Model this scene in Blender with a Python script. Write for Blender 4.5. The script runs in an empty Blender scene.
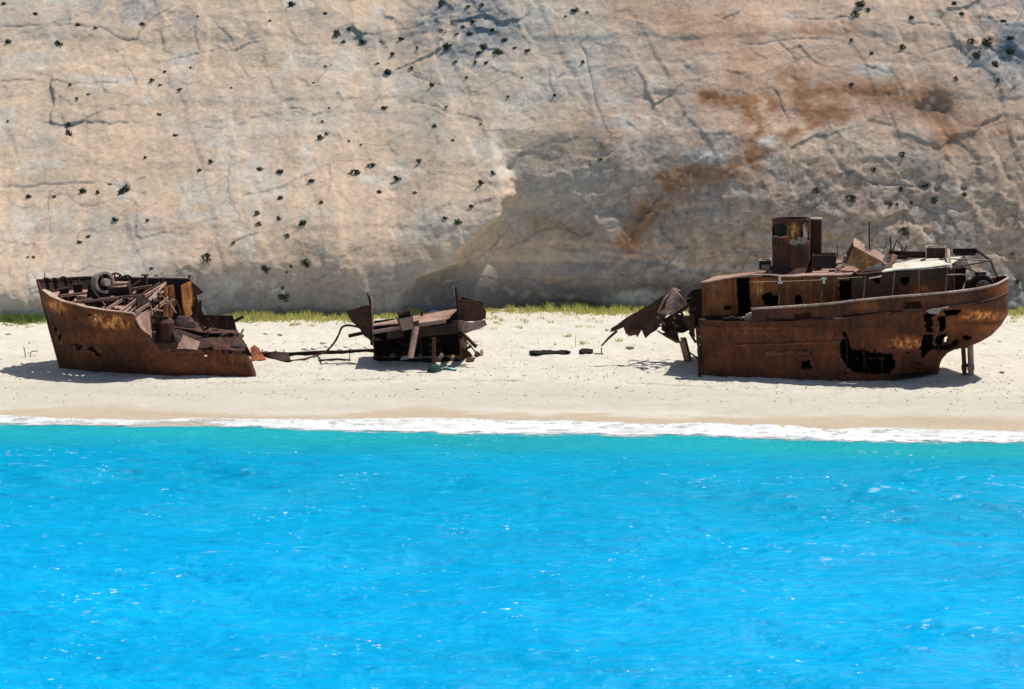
import bpy, math, random
import numpy as np
from mathutils import Vector, Matrix, Euler
rad = math.radians
rnd = random.Random(11)
scene = bpy.context.scene
COL = scene.collection

# ------------------------------------------------------------------ camera model
CAM = np.array([0.0, -150.0, 21.6]); PITCH = rad(7.2); FPX = 2250.0
FW = np.array([0, math.cos(PITCH), -math.sin(PITCH)]); UP = np.array([0, math.sin(PITCH), math.cos(PITCH)])
cam_d = bpy.data.cameras.new('camera'); cam = bpy.data.objects.new('camera', cam_d); COL.objects.link(cam)
cam.location = CAM; cam.rotation_euler = (math.pi/2 - PITCH, 0, 0)
cam_d.sensor_width = 36; cam_d.lens = 36*FPX/1024; cam_d.clip_end = 3000; cam_d.clip_start = 1
scene.camera = cam

def at(px, py, Y):
    """survey point: where the sight line of a photo point meets the vertical plane at depth Y"""
    d = FW + np.array([(px-512)/FPX, 0, 0]) + UP*((344.5-py)/FPX)
    s = (Y - CAM[1])/d[1]
    return np.array([CAM[0]+s*d[0], Y, CAM[2]+s*d[2]])
def zrow(py, Y): return at(512, py, Y)[2]
def xcol(px, Y): return at(px, 330, Y)[0]
def topix(X, Y, Z):
    dx = X-CAM[0]; dy = Y-CAM[1]; dz = Z-CAM[2]
    dep = dy*FW[1]+dz*FW[2]; v = dy*UP[1]+dz*UP[2]
    return 512+FPX*dx/dep, 344.5-FPX*v/dep

# ------------------------------------------------------------------ noise
def _h(ix, iy, seed):
    n = (ix.astype(np.int64)*374761393 + iy.astype(np.int64)*668265263 + seed*1442695041) & 0xffffffff
    n = ((n ^ (n >> 13))*1274126177) & 0xffffffff
    n = n ^ (n >> 16)
    return (n & 0xffffff)/float(0xffffff)
def vn(x, y, seed=0):
    x = np.asarray(x, float); y = np.asarray(y, float)
    ix = np.floor(x); iy = np.floor(y); fx = x-ix; fy = y-iy
    ux = fx*fx*fx*(fx*(fx*6-15)+10); uy = fy*fy*fy*(fy*(fy*6-15)+10)
    a = _h(ix, iy, seed); b = _h(ix+1, iy, seed); c = _h(ix, iy+1, seed); d = _h(ix+1, iy+1, seed)
    return ((a*(1-ux)+b*ux)*(1-uy)+(c*(1-ux)+d*ux)*uy)*2-1
def fbm(x, y, o=4, seed=0, g=0.5):
    s = 0; a = 1; n = 0
    ca, sa = math.cos(.6), math.sin(.6)
    for k in range(o):
        s = s+a*vn(x, y, seed+k*17); n += a; a *= g
        x, y = (x*ca-y*sa)*2.03+3.1, (x*sa+y*ca)*2.03+1.7
    return s/n
def ridged(x, y, o=4, seed=0, g=0.5):
    s = 0; a = 1; n = 0
    ca, sa = math.cos(.7), math.sin(.7)
    for k in range(o):
        s = s+a*(1-2*np.abs(vn(x, y, seed+k*13))); n += a; a *= g
        x, y = (x*ca-y*sa)*2.07+5.1, (x*sa+y*ca)*2.07+2.3
    return s/n
def sst(a, b, x):
    t = np.clip((x-a)/(b-a), 0, 1); return t*t*(3-2*t)
def interp(x, tab):
    return np.interp(x, [t[0] for t in tab], [t[1] for t in tab])
def segdist(px, py, pts):
    d = np.full(np.shape(px), 1e9)
    for (x0, y0), (x1, y1) in zip(pts[:-1], pts[1:]):
        vx, vy = x1-x0, y1-y0; L = vx*vx+vy*vy+1e-9
        t = np.clip(((px-x0)*vx+(py-y0)*vy)/L, 0, 1)
        d = np.minimum(d, np.hypot(px-x0-t*vx, py-y0-t*vy))
    return d

# ------------------------------------------------------------------ materials
def newmat(name):
    m = bpy.data.materials.new(name); m.use_nodes = True
    nt = m.node_tree; nt.nodes.clear()
    out = nt.nodes.new('ShaderNodeOutputMaterial'); b = nt.nodes.new('ShaderNodeBsdfPrincipled')
    nt.links.new(b.outputs[0], out.inputs[0])
    return m, nt, b
def L(nt, a, b): nt.links.new(a, b)
def noise(nt, vec, scale, detail=6, rough=.6, mapscale=None):
    n = nt.nodes.new('ShaderNodeTexNoise'); n.inputs['Scale'].default_value = scale
    n.inputs['Detail'].default_value = detail; n.inputs['Roughness'].default_value = rough
    if mapscale:
        mp = nt.nodes.new('ShaderNodeMapping'); mp.inputs['Scale'].default_value = mapscale
        L(nt, vec, mp.inputs[0]); vec = mp.outputs[0]
    L(nt, vec, n.inputs['Vector']); return n.outputs[0]
def ramp(nt, fac, stops):
    r = nt.nodes.new('ShaderNodeValToRGB'); e = r.color_ramp.elements
    e[0].position = stops[0][0]; e[0].color = (*stops[0][1], 1)
    e[1].position = stops[-1][0]; e[1].color = (*stops[-1][1], 1)
    for p, c in stops[1:-1]:
        k = e.new(p); k.color = (*c, 1)
    L(nt, fac, r.inputs[0]); return r.outputs[0]
def mix(nt, fac, a, b, mode='MIX'):
    m = nt.nodes.new('ShaderNodeMix'); m.data_type = 'RGBA'; m.blend_type = mode
    for s, v in ((m.inputs[0], fac), (m.inputs[6], a), (m.inputs[7], b)):
        if hasattr(v, 'links'): L(nt, v, s)
        elif isinstance(v, tuple): s.default_value = (*v, 1)
        else: s.default_value = v
    return m.outputs[2]
def bump(nt, b, h, strength=.4, dist=.05):
    n = nt.nodes.new('ShaderNodeBump'); n.inputs['Strength'].default_value = strength
    n.inputs['Distance'].default_value = dist
    L(nt, h, n.inputs['Height']); L(nt, n.outputs[0], b.inputs['Normal'])
def objco(nt): return nt.nodes.new('ShaderNodeTexCoord').outputs['Object']
def attr(nt, name):
    a = nt.nodes.new('ShaderNodeAttribute'); a.attribute_name = name; return a
G = lambda v: (v, v, v)

def rust(name, dark, mid, light, streak=.5, spotcol=(.42, .122, .030), rough=.85):
    m, nt, b = newmat(name); co = objco(nt)
    n1 = noise(nt, co, .55, 8, .65)
    base = ramp(nt, n1, [(.30, dark), (.5, mid), (.72, light)])
    n2 = noise(nt, co, 1.0, 6, .6, (2.6, 2.6, .28))
    sf = ramp(nt, n2, [(.50, G(0)), (.68, G(streak))])
    base = mix(nt, sf, base, tuple(min(1, c*k) for c, k in zip(light, (1.35, 1.0, .75))))
    n3 = noise(nt, co, 7, 6, .7)
    v = ramp(nt, n3, [(.30, G(.45)), (.55, G(1)), (.78, G(1.5))])
    base = mix(nt, 1.0, base, v, 'MULTIPLY')
    sp = attr(nt, 'spot')
    n4 = noise(nt, co, 2.4, 6, .7, (1.6, 1.6, .7))
    f4 = ramp(nt, n4, [(.36, G(.1)), (.58, G(1))])
    mm = nt.nodes.new('ShaderNodeMath'); mm.operation = 'MULTIPLY'
    L(nt, sp.outputs['Fac'], mm.inputs[0]); L(nt, f4, mm.inputs[1])
    base = mix(nt, mm.outputs[0], base, spotcol)
    pale = ramp(nt, mm.outputs[0], [(.55, G(0)), (.95, G(.9))])
    base = mix(nt, pale, base, (.78, .33, .10))
    L(nt, base, b.inputs['Base Color']); b.inputs['Roughness'].default_value = rough
    b.inputs['Specular IOR Level'].default_value = .25
    bump(nt, b, n3, .5, .06)
    return m
M = {}
M['hull'] = rust('rusted_hull_plate', (.032, .014, .010), (.072, .027, .0155), (.165, .058, .026), .55)
M['house'] = rust('rusted_house_plate', (.065, .022, .011), (.17, .053, .020), (.36, .115, .037), .8)
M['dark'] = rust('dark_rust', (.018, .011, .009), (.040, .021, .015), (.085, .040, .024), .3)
M['brown'] = rust('brown_rust', (.042, .021, .015), (.092, .041, .026), (.165, .075, .045), .35)
M['lit_dust'] = rust('bleached_lit_rust', (.20, .11, .08), (.37, .22, .17), (.50, .34, .27), .25)  # bleached rust, with the brightness of sunlit tops put into the colour
M['rail'] = rust('worn_rail', (.20, .13, .10), (.40, .29, .23), (.58, .47, .38), .3)
M['orange'] = rust('orange_rust', (.14, .045, .017), (.42, .15, .044), (.72, .38, .15), .7)
M['cream'] = rust('flaked_cream_paint', (.45, .38, .28), (.70, .65, .53), (.78, .74, .63), .2)
M['wood'] = rust('weathered_timber', (.24, .15, .09), (.42, .27, .16), (.55, .40, .26), .3)
M['scrawl'] = rust('faded_paint', (.14, .055, .035), (.21, .09, .055), (.29, .15, .09), .3)
M['black_shade'] = rust('black_shade_plate', (.008, .007, .007), (.015, .012, .010), (.03, .02, .015), .2)  # near black: shade of wreck interiors put into the colour; plain black on scraps

def flat(name, c1, c2, scale=4, rough=.9):
    m, nt, b = newmat(name); co = objco(nt)
    n = noise(nt, co, scale, 6, .65)
    L(nt, ramp(nt, n, [(.3, c1), (.7, c2)]), b.inputs['Base Color'])
    b.inputs['Roughness'].default_value = rough; bump(nt, b, n, .5, .05)
    return m
M['net'] = flat('green_net', (.003, .022, .016), (.010, .075, .052), 9)
M['cloth'] = flat('pale_green_cloth', (.18, .42, .36), (.32, .55, .48), 6)
M['stone'] = flat('white_stone', (.55, .52, .46), (.74, .71, .64), 5)
M['twig'] = flat('dry_twig', (.10, .07, .045), (.22, .16, .10), 8)
M['leaf'] = flat('shrub_leaf', (.022, .032, .014), (.06, .075, .030), 5)
M['leaf2'] = flat('olive_shrub_leaf', (.05, .065, .018), (.11, .12, .035), 5)

def vcol_mat(name, rough, nscale, lo, hi, bs, bd, spec=.3):
    m, nt, b = newmat(name); co = objco(nt)
    c = attr(nt, 'Col').outputs['Color']
    n = noise(nt, co, nscale, 8, .65)
    v = ramp(nt, n, [(.3, G(lo)), (.7, G(hi))])
    L(nt, mix(nt, 1.0, c, v, 'MULTIPLY'), b.inputs['Base Color'])
    b.inputs['Roughness'].default_value = rough; b.inputs['Specular IOR Level'].default_value = spec
    bump(nt, b, n, bs, bd)
    return m, nt, b
mc, nt, b = newmat('limestone'); M['cliff'] = mc; co = objco(nt)
g1 = noise(nt, co, 2.6, 9, .72); g2 = noise(nt, co, .8, 6, .65, (1, 1, 2.2))
cc = mix(nt, 1.0, attr(nt, 'Col').outputs['Color'], ramp(nt, g1, [(.28, G(.76)), (.5, G(1)), (.74, G(1.16))]), 'MULTIPLY')
def cracks(sc, wmin, wmax, warp_, strength, zs_):
    wv = nt.nodes.new('ShaderNodeTexNoise'); wv.inputs['Scale'].default_value = sc*1.6; wv.inputs['Detail'].default_value = 5; L(nt, co, wv.inputs['Vector'])
    va = nt.nodes.new('ShaderNodeVectorMath'); va.operation = 'MULTIPLY_ADD'; L(nt, wv.outputs['Color'], va.inputs[0]); va.inputs[1].default_value = (warp_,)*3; L(nt, co, va.inputs[2])
    mp_ = nt.nodes.new('ShaderNodeMapping'); mp_.inputs['Scale'].default_value = (1, 1, zs_); mp_.inputs['Rotation'].default_value = (0, .35, 0); L(nt, va.outputs[0], mp_.inputs[0])
    vo = nt.nodes.new('ShaderNodeTexVoronoi'); vo.feature = 'DISTANCE_TO_EDGE'; vo.inputs['Scale'].default_value = sc; L(nt, mp_.outputs[0], vo.inputs['Vector'])
    ln_ = ramp(nt, vo.outputs[0], [(wmin, G(1)), (wmax, G(0))])
    mk = ramp(nt, noise(nt, co, sc*1.1, 4, .6), [(.48, G(0)), (.64, G(strength))])
    return mix(nt, 1.0, ln_, mk, 'MULTIPLY')
k1 = cracks(.15, .002, .011, 2.4, .62, 1.5); k2 = cracks(.5, .004, .018, .9, .42, 1.3)
cc = mix(nt, k1, cc, (.13, .11, .095)); cc = mix(nt, k2, cc, (.17, .14, .115))
L(nt, cc, b.inputs['Base Color']); b.inputs['Roughness'].default_value = .95; b.inputs['Specular IOR Level'].default_value = .1
hh = nt.nodes.new('ShaderNodeMath'); hh.operation = 'ADD'; L(nt, g1, hh.inputs[0]); L(nt, g2, hh.inputs[1])
bump(nt, b, hh.outputs[0], .38, .2)
M['sand'] = vcol_mat('sand_grain', .95, 3.0, .90, 1.08, .5, .08)[0]
M['foam'], nt, b = vcol_mat('foam_froth', .9, 2.5, .86, 1.06, .6, .10)
th_n = noise(nt, objco(nt), 5, 5, .6); tt_ = nt.nodes.new('ShaderNodeMath'); tt_.operation = 'MULTIPLY_ADD'; L(nt, th_n, tt_.inputs[0]); tt_.inputs[1].default_value = 1.2; tt_.inputs[2].default_value = -.62
t2_ = nt.nodes.new('ShaderNodeMath'); L(nt, tt_.outputs[0], t2_.inputs[0]); sp_ = attr(nt, 'spot'); m2_ = nt.nodes.new('ShaderNodeMath'); m2_.operation = 'MULTIPLY'; L(nt, sp_.outputs['Fac'], m2_.inputs[0]); m2_.inputs[1].default_value = 1.25; L(nt, m2_.outputs[0], t2_.inputs[1]); t2_.use_clamp = True
L(nt, t2_.outputs[0], b.inputs['Alpha'])
mw, nt, b = newmat('sea_water'); M['water'] = mw
co = objco(nt)
fk = noise(nt, co, 2.7, 3, .55, (1, 1.7, 1)); pt = noise(nt, co, .16, 3, .6, (1, 1.5, 1))
fs = nt.nodes.new('ShaderNodeMath'); fs.operation = 'MULTIPLY_ADD'; L(nt, pt, fs.inputs[0]); fs.inputs[1].default_value = .465; L(nt, fk, fs.inputs[2])
ff = ramp(nt, fs.outputs[0], [(0, G(0)), (.955, G(0)), (.995, G(.75))])  # white flecks: whitecaps, and sun sparkle painted in with them
st_ = noise(nt, co, 1.5, 6, .68, (.45, 1.7, 1)); ripple_shade = ramp(nt, st_, [(.26, (.7, .72, .80)), (.43, (1, .965, .98)), (.56, (1, 1.0, 1.0)), (.74, (5, 1.32, 1.14))])  # light and dark sides of the ripples painted into the water colour
wc = mix(nt, 1.0, attr(nt, 'Col').outputs['Color'], ripple_shade, 'MULTIPLY')
L(nt, mix(nt, ff, wc, (.75, .85, .86)), b.inputs['Base Color'])
b.inputs['Roughness'].default_value = .5; b.inputs['Specular IOR Level'].default_value = 0
gl_ = nt.nodes.new('ShaderNodeBsdfGlossy'); gl_.inputs['Roughness'].default_value = .16; mx_ = nt.nodes.new('ShaderNodeMixShader'); mx_.inputs[0].default_value = .016
L(nt, b.outputs[0], mx_.inputs[1]); L(nt, gl_.outputs[0], mx_.inputs[2]); L(nt, mx_.outputs[0], next(n_ for n_ in nt.nodes if n_.type == 'OUTPUT_MATERIAL').inputs[0])
bump(nt, b, noise(nt, co, 1.5, 5, .65, (1, 1.9, 1)), .75, .26)
L(nt, b.inputs['Normal'].links[0].from_socket, gl_.inputs['Normal'])

# ------------------------------------------------------------------ mesh helpers
def link(name, me, mat, parent=None, loc=None):
    o = bpy.data.objects.new(name, me); COL.objects.link(o)
    if mat: me.materials.append(mat)
    if parent: o.parent = parent
    if loc is not None: o.location = loc
    return o
def wloc(o):
    p = np.zeros(3)
    while o is not None:
        p = p+np.array(o.location); o = o.parent
    return p
def np_mesh(name, V, Q, cols=None, smooth=True, spot=None):
    me = bpy.data.meshes.new(name)
    V = np.asarray(V, np.float32); Q = np.asarray(Q, np.int32)
    me.vertices.add(len(V)); me.vertices.foreach_set('co', V.ravel())
    k = Q.shape[1]; n = len(Q)
    me.loops.add(n*k); me.loops.foreach_set('vertex_index', Q.ravel())
    me.polygons.add(n); me.polygons.foreach_set('loop_start', np.arange(0, n*k, k, dtype=np.int32))
    me.polygons.foreach_set('loop_total', np.full(n, k, np.int32))
    me.update(calc_edges=True)
    me.polygons.foreach_set('use_smooth', np.full(n, smooth, dtype=bool))
    if cols is not None:
        a = me.color_attributes.new('Col', 'FLOAT_COLOR', 'POINT')
        c = np.ones((len(V), 4), np.float32); c[:, :3] = cols; a.data.foreach_set('color', c.ravel())
    if spot is not None:
        a = me.attributes.new('spot', 'FLOAT', 'POINT'); a.data.foreach_set('value', np.asarray(spot, np.float32).ravel())
    return me
def grid_quads(nr, nc, keep=None):
    i = np.arange(nr*nc).reshape(nr, nc)
    q = np.stack([i[:-1, :-1], i[:-1, 1:], i[1:, 1:], i[1:, :-1]], -1)
    if keep is not None: q = q[keep]
    return q.reshape(-1, 4)
def compact(V, Q, *extra):
    u, inv = np.unique(Q, return_inverse=True)
    return (V[u], inv.reshape(Q.shape)) + tuple(e[u] for e in extra)

class MB:
    """collects shapes into one mesh"""
    def __init__(s): s.v = []; s.f = []
    def add(s, vs, fs):
        b = len(s.v); s.v += [tuple(map(float, v)) for v in vs]; s.f += [tuple(i+b for i in f) for f in fs]; return s
    def box(s, c, size, rot=(0, 0, 0)):
        m = Euler(rot).to_matrix(); h = Vector(size)/2; c = Vector(tuple(map(float, c)))
        vs = [c+m @ Vector((x*h.x, y*h.y, z*h.z)) for x in (-1, 1) for y in (-1, 1) for z in (-1, 1)]
        return s.add(vs, [(0, 1, 3, 2), (4, 6, 7, 5), (0, 4, 5, 1), (2, 3, 7, 6), (0, 2, 6, 4), (1, 5, 7, 3)])
    def tube(s, pts, r, n=6, cap=True):
        pts = [Vector(tuple(map(float, p))) for p in pts]; rs = r if isinstance(r, (list, tuple)) else [r]*len(pts)
        vs = []; fs = []
        for i, p in enumerate(pts):
            t = (pts[min(i+1, len(pts)-1)]-pts[max(i-1, 0)]).normalized()
            a = t.cross(Vector((0, 0, 1)) if abs(t.z) < .9 else Vector((0, 1, 0))).normalized(); c = t.cross(a)
            for k in range(n):
                w = 2*math.pi*(k+.5)/n; vs.append(p+(a*math.cos(w)+c*math.sin(w))*rs[i])
        for i in range(len(pts)-1):
            for k in range(n):
                fs.append((i*n+k, i*n+(k+1) % n, (i+1)*n+(k+1) % n, (i+1)*n+k))
        if cap: fs += [tuple(range(n))[::-1], tuple((len(pts)-1)*n+k for k in range(n))]
        return s.add(vs, fs)
    def beam(s, p, q, w, h=None):
        """a steel section from p to q: an H profile, so its edge and hollow show"""
        h = h or w; p = Vector(tuple(map(float, p))); q = Vector(tuple(map(float, q))); t = (q-p).normalized()
        a = t.cross(Vector((0, 0, 1)) if abs(t.z) < .95 else Vector((0, 1, 0))).normalized(); c = a.cross(t)
        for (du, dv, su, sv) in ((0, .42, 1, .16), (0, -.42, 1, .16), (0, 0, .18, .676)):
            vs = []
            for base in (p, q):
                for x, y in ((-1, -1), (1, -1), (1, 1), (-1, 1)):
                    vs.append(base+a*w*(du+x*su/2)+c*h*(dv+y*sv/2))
            s.add(vs, [(3, 2, 1, 0), (4, 5, 6, 7), (0, 1, 5, 4), (1, 2, 6, 5), (2, 3, 7, 6), (3, 0, 4, 7)])
        return s
    def plate(s, pts, th=.05, rag=.0, step=.35, seed=1):
        """a torn steel plate: an outline with ragged edges, dented and given thickness"""
        r = random.Random(seed); P = [Vector(tuple(map(float, p))) for p in pts]
        c = sum(P, Vector())/len(P); n = Vector()
        for i in range(len(P)): n += (P[i]-c).cross(P[(i+1) % len(P)]-c)
        n.normalize(); O = []
        for i, p in enumerate(P):
            q = P[(i+1) % len(P)]; k = max(1, int((q-p).length/step)) if rag else 1
            for j in range(k):
                w = p.lerp(q, j/k)
                if rag and j: w = w+Vector((r.uniform(-rag, rag), 0, r.uniform(-rag, rag)))-n*0
                O.append(w+n*r.uniform(-rag, rag)*.4)
        N = len(O); vs = [o+n*th/2 for o in O]+[o-n*th/2 for o in O]
        fs = [tuple(range(N)), tuple(range(2*N-1, N-1, -1))]+[(i, N+i, N+(i+1) % N, (i+1) % N) for i in range(N)]
        return s.add(vs, fs)
    def build(s, name, mat, parent=None, smooth=False):
        me = bpy.data.meshes.new(name)
        off = wloc(parent) if parent else np.zeros(3)
        if parent: loc = None; vs = [tuple(np.array(v)-off) for v in s.v]
        else:
            a = np.array(s.v); loc = np.array([a[:, 0].mean(), a[:, 1].mean(), a[:, 2].min()]); vs = [tuple(np.array(v)-loc) for v in s.v]
        me.from_pydata(vs, [], s.f); me.update()
        if smooth: me.polygons.foreach_set('use_smooth', [True]*len(me.polygons))
        return link(name, me, mat, parent, loc)
def shell(name, P, mat, parent, keep=None, spot=None, th=.07, smooth=True):
    """a plated surface from a grid of points P[r,c,3]; cells can be missing where the steel has rusted through"""
    nr, nc = P.shape[:2]; V = P.reshape(-1, 3)-(wloc(parent) if parent else 0)
    Q = grid_quads(nr, nc, keep); sp = np.zeros(nr*nc) if spot is None else spot.ravel()
    V, Q, sp = compact(V, Q, sp)
    o = link(name, np_mesh(name, V, Q, None, smooth, sp), mat, parent)
    if th:
        md = o.modifiers.new('plate', 'SOLIDIFY'); md.thickness = th; md.offset = 0
    return o
def tag(o, label, cat, group=None, kind=None):
    o['label'] = label; o['category'] = cat
    if group: o['group'] = group
    if kind: o['kind'] = kind
    return o
def empty(name, loc, label, cat):
    o = bpy.data.objects.new(name, None); COL.objects.link(o); o.location = tuple(map(float, loc))
    return tag(o, label, cat)
def cellmask(A):  # vertex mask -> cell mask (all four corners kept)
    return A[:-1, :-1] & A[1:, :-1] & A[:-1, 1:] & A[1:, 1:]

# ------------------------------------------------------------------ light and sky
SL, SF = .42, .22                       # shade shift per metre of height: to the left, towards the sea
sd = Vector((SL, SF, 1)).normalized()
sun_d = bpy.data.lights.new('sun', 'SUN'); sun = bpy.data.objects.new('sun', sun_d); COL.objects.link(sun)
sun_d.energy = 5.0; sun_d.angle = rad(.53); sun_d.color = (1, .955, .88)
sun.rotation_euler = sd.to_track_quat('Z', 'Y').to_euler(); sun.location = (60, 40, 120)
W = bpy.data.worlds.new('World'); scene.world = W; W.use_nodes = True
wn = W.node_tree; wn.nodes.clear()
wo = wn.nodes.new('ShaderNodeOutputWorld'); bg = wn.nodes.new('ShaderNodeBackground'); sk = wn.nodes.new('ShaderNodeTexSky')
sk.sky_type = 'NISHITA'; sk.sun_disc = False; sk.sun_elevation = math.asin(sd.z); sk.sun_rotation = math.atan2(sd.x, sd.y)
bg.inputs[1].default_value = .10
wn.links.new(sk.outputs[0], bg.inputs[0]); wn.links.new(bg.outputs[0], wo.inputs[0])
vs_ = scene.view_settings; vs_.view_transform = 'Standard'; vs_.look = 'None'; vs_.exposure = -.02; vs_.gamma = 1

# ------------------------------------------------------------------ beach
SHORE_ROWS = [(0, 416), (70, 418.5), (150, 420.5), (300, 418.5), (450, 419), (570, 419.3), (680, 422), (750, 424.5), (850, 427.5), (1024, 430)]
SEA_ROWS = [(0, 424.5), (100, 425.5), (200, 426.5), (300, 430), (400, 431.5), (500, 435.5), (600, 435.5), (680, 436.5), (760, 439.5), (860, 441.5), (930, 443), (1024, 443)]
def plane_y(py, z):
    d = FW+UP*((344.5-py)/FPX); return CAM[1]+(z-CAM[2])/d[2]*d[1]
def curve_xy(rows, z):
    out = []
    for px, py in rows:
        y = plane_y(py, z); out.append((xcol(px, y), y))
    return out
SH = curve_xy(SHORE_ROWS, .25); SE = curve_xy(SEA_ROWS, .1)
def shore_y(x): return interp(x, SH)
def sea_y(x): return interp(x, SE)
def ground(x, y):
    ys = shore_y(x); t = y-ys
    top = 1.0+np.maximum(y+4, -3)*.062
    up = .25+(top-.25)*sst(0, 1, np.clip(t/11.0, 0, 1)**.8)
    dn = .25+t*.6/np.maximum(ys-sea_y(x), 2)
    return np.where(t > 0, up, np.maximum(dn, -5))
def gpt(px, py):
    y = 0.0
    for k in range(25): y = .5*y+.5*plane_y(py, float(ground(xcol(px, y), y)))
    x = xcol(px, y); return np.array([x, y, float(ground(x, y))])
def nonuni(a, b, st, far, k=40):
    f = np.linspace(0, 1, k)[1:]**2.0
    return np.concatenate([(a-(far-abs(a))*f)[::-1] if far > 0 else [], np.arange(a, b+st/2, st), b+(far-abs(b))*f])
gx = nonuni(-38, 38, .2, 190); gy = np.concatenate([np.linspace(-90, -24.5, 20), np.arange(-24, 26, .17), np.linspace(26.5, 60, 8)])
X, Y = np.meshgrid(gx, gy); Z = ground(X, Y); T = Y-shore_y(X)
dry = sst(8, 13, T)
Z = Z+dry*(.09*fbm(X*.9, Y*.9, 4, 3)+.06*ridged(X*1.7, Y*1.3, 3, 5)+.05*np.minimum(fbm(X*1.6+9, Y*1.4, 2, 6), 0))+dry*.16*fbm(X*.16, Y*.22, 3, 8)*sst(6, 14, Y)
Z = Z+sst(1, 3, T)*(1-dry)*.02*fbm(X*.5, Y*2, 3, 21)
Z = Z+sst(9, 16, Y)*.22*np.maximum(fbm(X*.55, Y*.7, 3, 31), 0)
cdry = np.array([.55, .507, .425]); cwet = np.array([.41, .325, .225]); cber = np.array([.475, .43, .355])
n1 = fbm(X*.10, Y*.35, 4, 40); n2 = fbm(X*.5, Y*1.4, 4, 44)
C = np.ones(X.shape+(3,))*cdry
berm = sst(1.5, 3.5, T+n1*2)*(1-sst(8.5, 12.5, T+n2*1.5+n1))
C = C*(1-.8*berm[..., None])+cber*.8*berm[..., None]
PXg, _ = topix(X, Y, Z)
wetw = 1.0+2.2*np.exp(-((PXg-120)/95)**2)+1.6*np.exp(-((PXg-415)/50)**2)+2.0*sst(660, 900, PXg)
wet = 1-sst(wetw*.75, wetw*1.3+.8, T+n2*.8+n1*.8)
C = C*(1-wet[..., None]*.85)+cwet*wet[..., None]*.85
peb = sst(.42, .6, fbm(X*2.6, Y*3.2, 3, 51))*(.25+.75*sst(9, 11, T)*(1-sst(12, 15, T)))*(T > 6)
C = C*(1-.16*peb[..., None])
tide = np.exp(-((T-11.4-.9*n1-.25*n2)/.16)**2)*sst(-.1, .25, fbm(X*.5, Y*.3, 3, 58))+.7*np.exp(-((T-7.2-1.2*n1)/.12)**2)*sst(.0, .3, fbm(X*.4+5, Y*.3, 3, 59)); C = C*(1-.38*np.clip(tide, 0, 1)[..., None])
C = C*(1+.07*fbm(X*.3, Y*.6, 4, 57)+.05*fbm(X*1.2, Y*1.9, 3, 60))[..., None]
C = C*(1+.05*sst(14, 24, T)[..., None])
o = link('sand_beach', np_mesh('sand_beach', np.stack([X, Y, Z], -1).reshape(-1, 3), grid_quads(*X.shape), C.reshape(-1, 3)), M['sand'])
o['kind'] = 'structure'

SZ = Z.copy()
def sand_z(x, y):
    i = np.clip(np.searchsorted(gy, y), 1, len(gy)-1); j = np.clip(np.searchsorted(gx, x), 1, len(gx)-1)
    fy_ = np.clip((y-gy[i-1])/(gy[i]-gy[i-1]), 0, 1); fx_ = np.clip((x-gx[j-1])/(gx[j]-gx[j-1]), 0, 1)
    return (SZ[i-1, j-1]*(1-fx_)+SZ[i-1, j]*fx_)*(1-fy_)+(SZ[i, j-1]*(1-fx_)+SZ[i, j]*fx_)*fy_
# pebbles and crumbs of weed strewn along the tide lines
rp = np.random.RandomState(8); pv, pf, pc = [], [], []
for k in range(2600):
    x = rp.uniform(-37, 37); t_ = rp.choice([11.4, 7.2, 13, 16, 20, 24])+rp.normal(0, 1.2); y = float(shore_y(x))+t_
    if t_ < 3 or y > 16: continue
    z = float(sand_z(x, y)); s_ = .025+.05*rp.rand()**3; b0 = len(pv); a0 = rp.uniform(0, 6)
    pv += [(x+s_*math.cos(a0+q)*1.2, y+s_*math.sin(a0+q), z-.01) for q in (0, 1.6, 3.1, 4.7)]+[(x+s_*.5*math.cos(a0+q), y+s_*.5*math.sin(a0+q), z+s_*.75) for q in (.3, 1.9, 3.4, 5)]
    pf += [(b0+q, b0+(q+1) % 4, b0+4+(q+1) % 4, b0+4+q) for q in range(4)]+[(b0+4, b0+5, b0+6, b0+7)]
    pc += [np.array([.30, .26, .21])*rp.uniform(.5, 1.7)]*8
M['pebble'] = vcol_mat('pebble', .9, 6, .85, 1.15, .2, .01)[0]
o = link('pebbles', np_mesh('pebbles', np.array(pv), np.array(pf), np.array(pc), False), M['pebble'])
tag(o, 'scattered small pebbles and weed crumbs on the sand', 'pebbles', None, 'stuff')
# ------------------------------------------------------------------ sea
wx = nonuni(-36, 36, .16, 420, 50); wy = np.concatenate([-84-np.linspace(0, 1, 40)[1:][::-1]**2*500, np.arange(-84, -12.0, .135)])
X, Y = np.meshgrid(wx, wy)
rw = random.Random(5); H = np.zeros(X.shape)
wxx = X+1.2*fbm(X*.12, Y*.12, 3, 71); wyy = Y+1.2*fbm(X*.12+9, Y*.12, 3, 72)
for i in range(64):
    lam = .75*(1.055**i)**.9; th = rw.gauss(1.45, .55); k = 2*math.pi/lam
    H += .0105*lam**.92*np.sin(k*(math.cos(th)*wxx+math.sin(th)*wyy)+rw.uniform(0, 6.28))
patch = .75+.5*fbm(X*.06, Y*.1, 3, 75)
H = H*patch
off = sea_y(X)-Y                      # distance out to sea
amp = .04+.96*sst(1, 16, off)
near = 1-sst(36, 60, np.abs(X))
Zw = H*amp*near*.55
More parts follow.
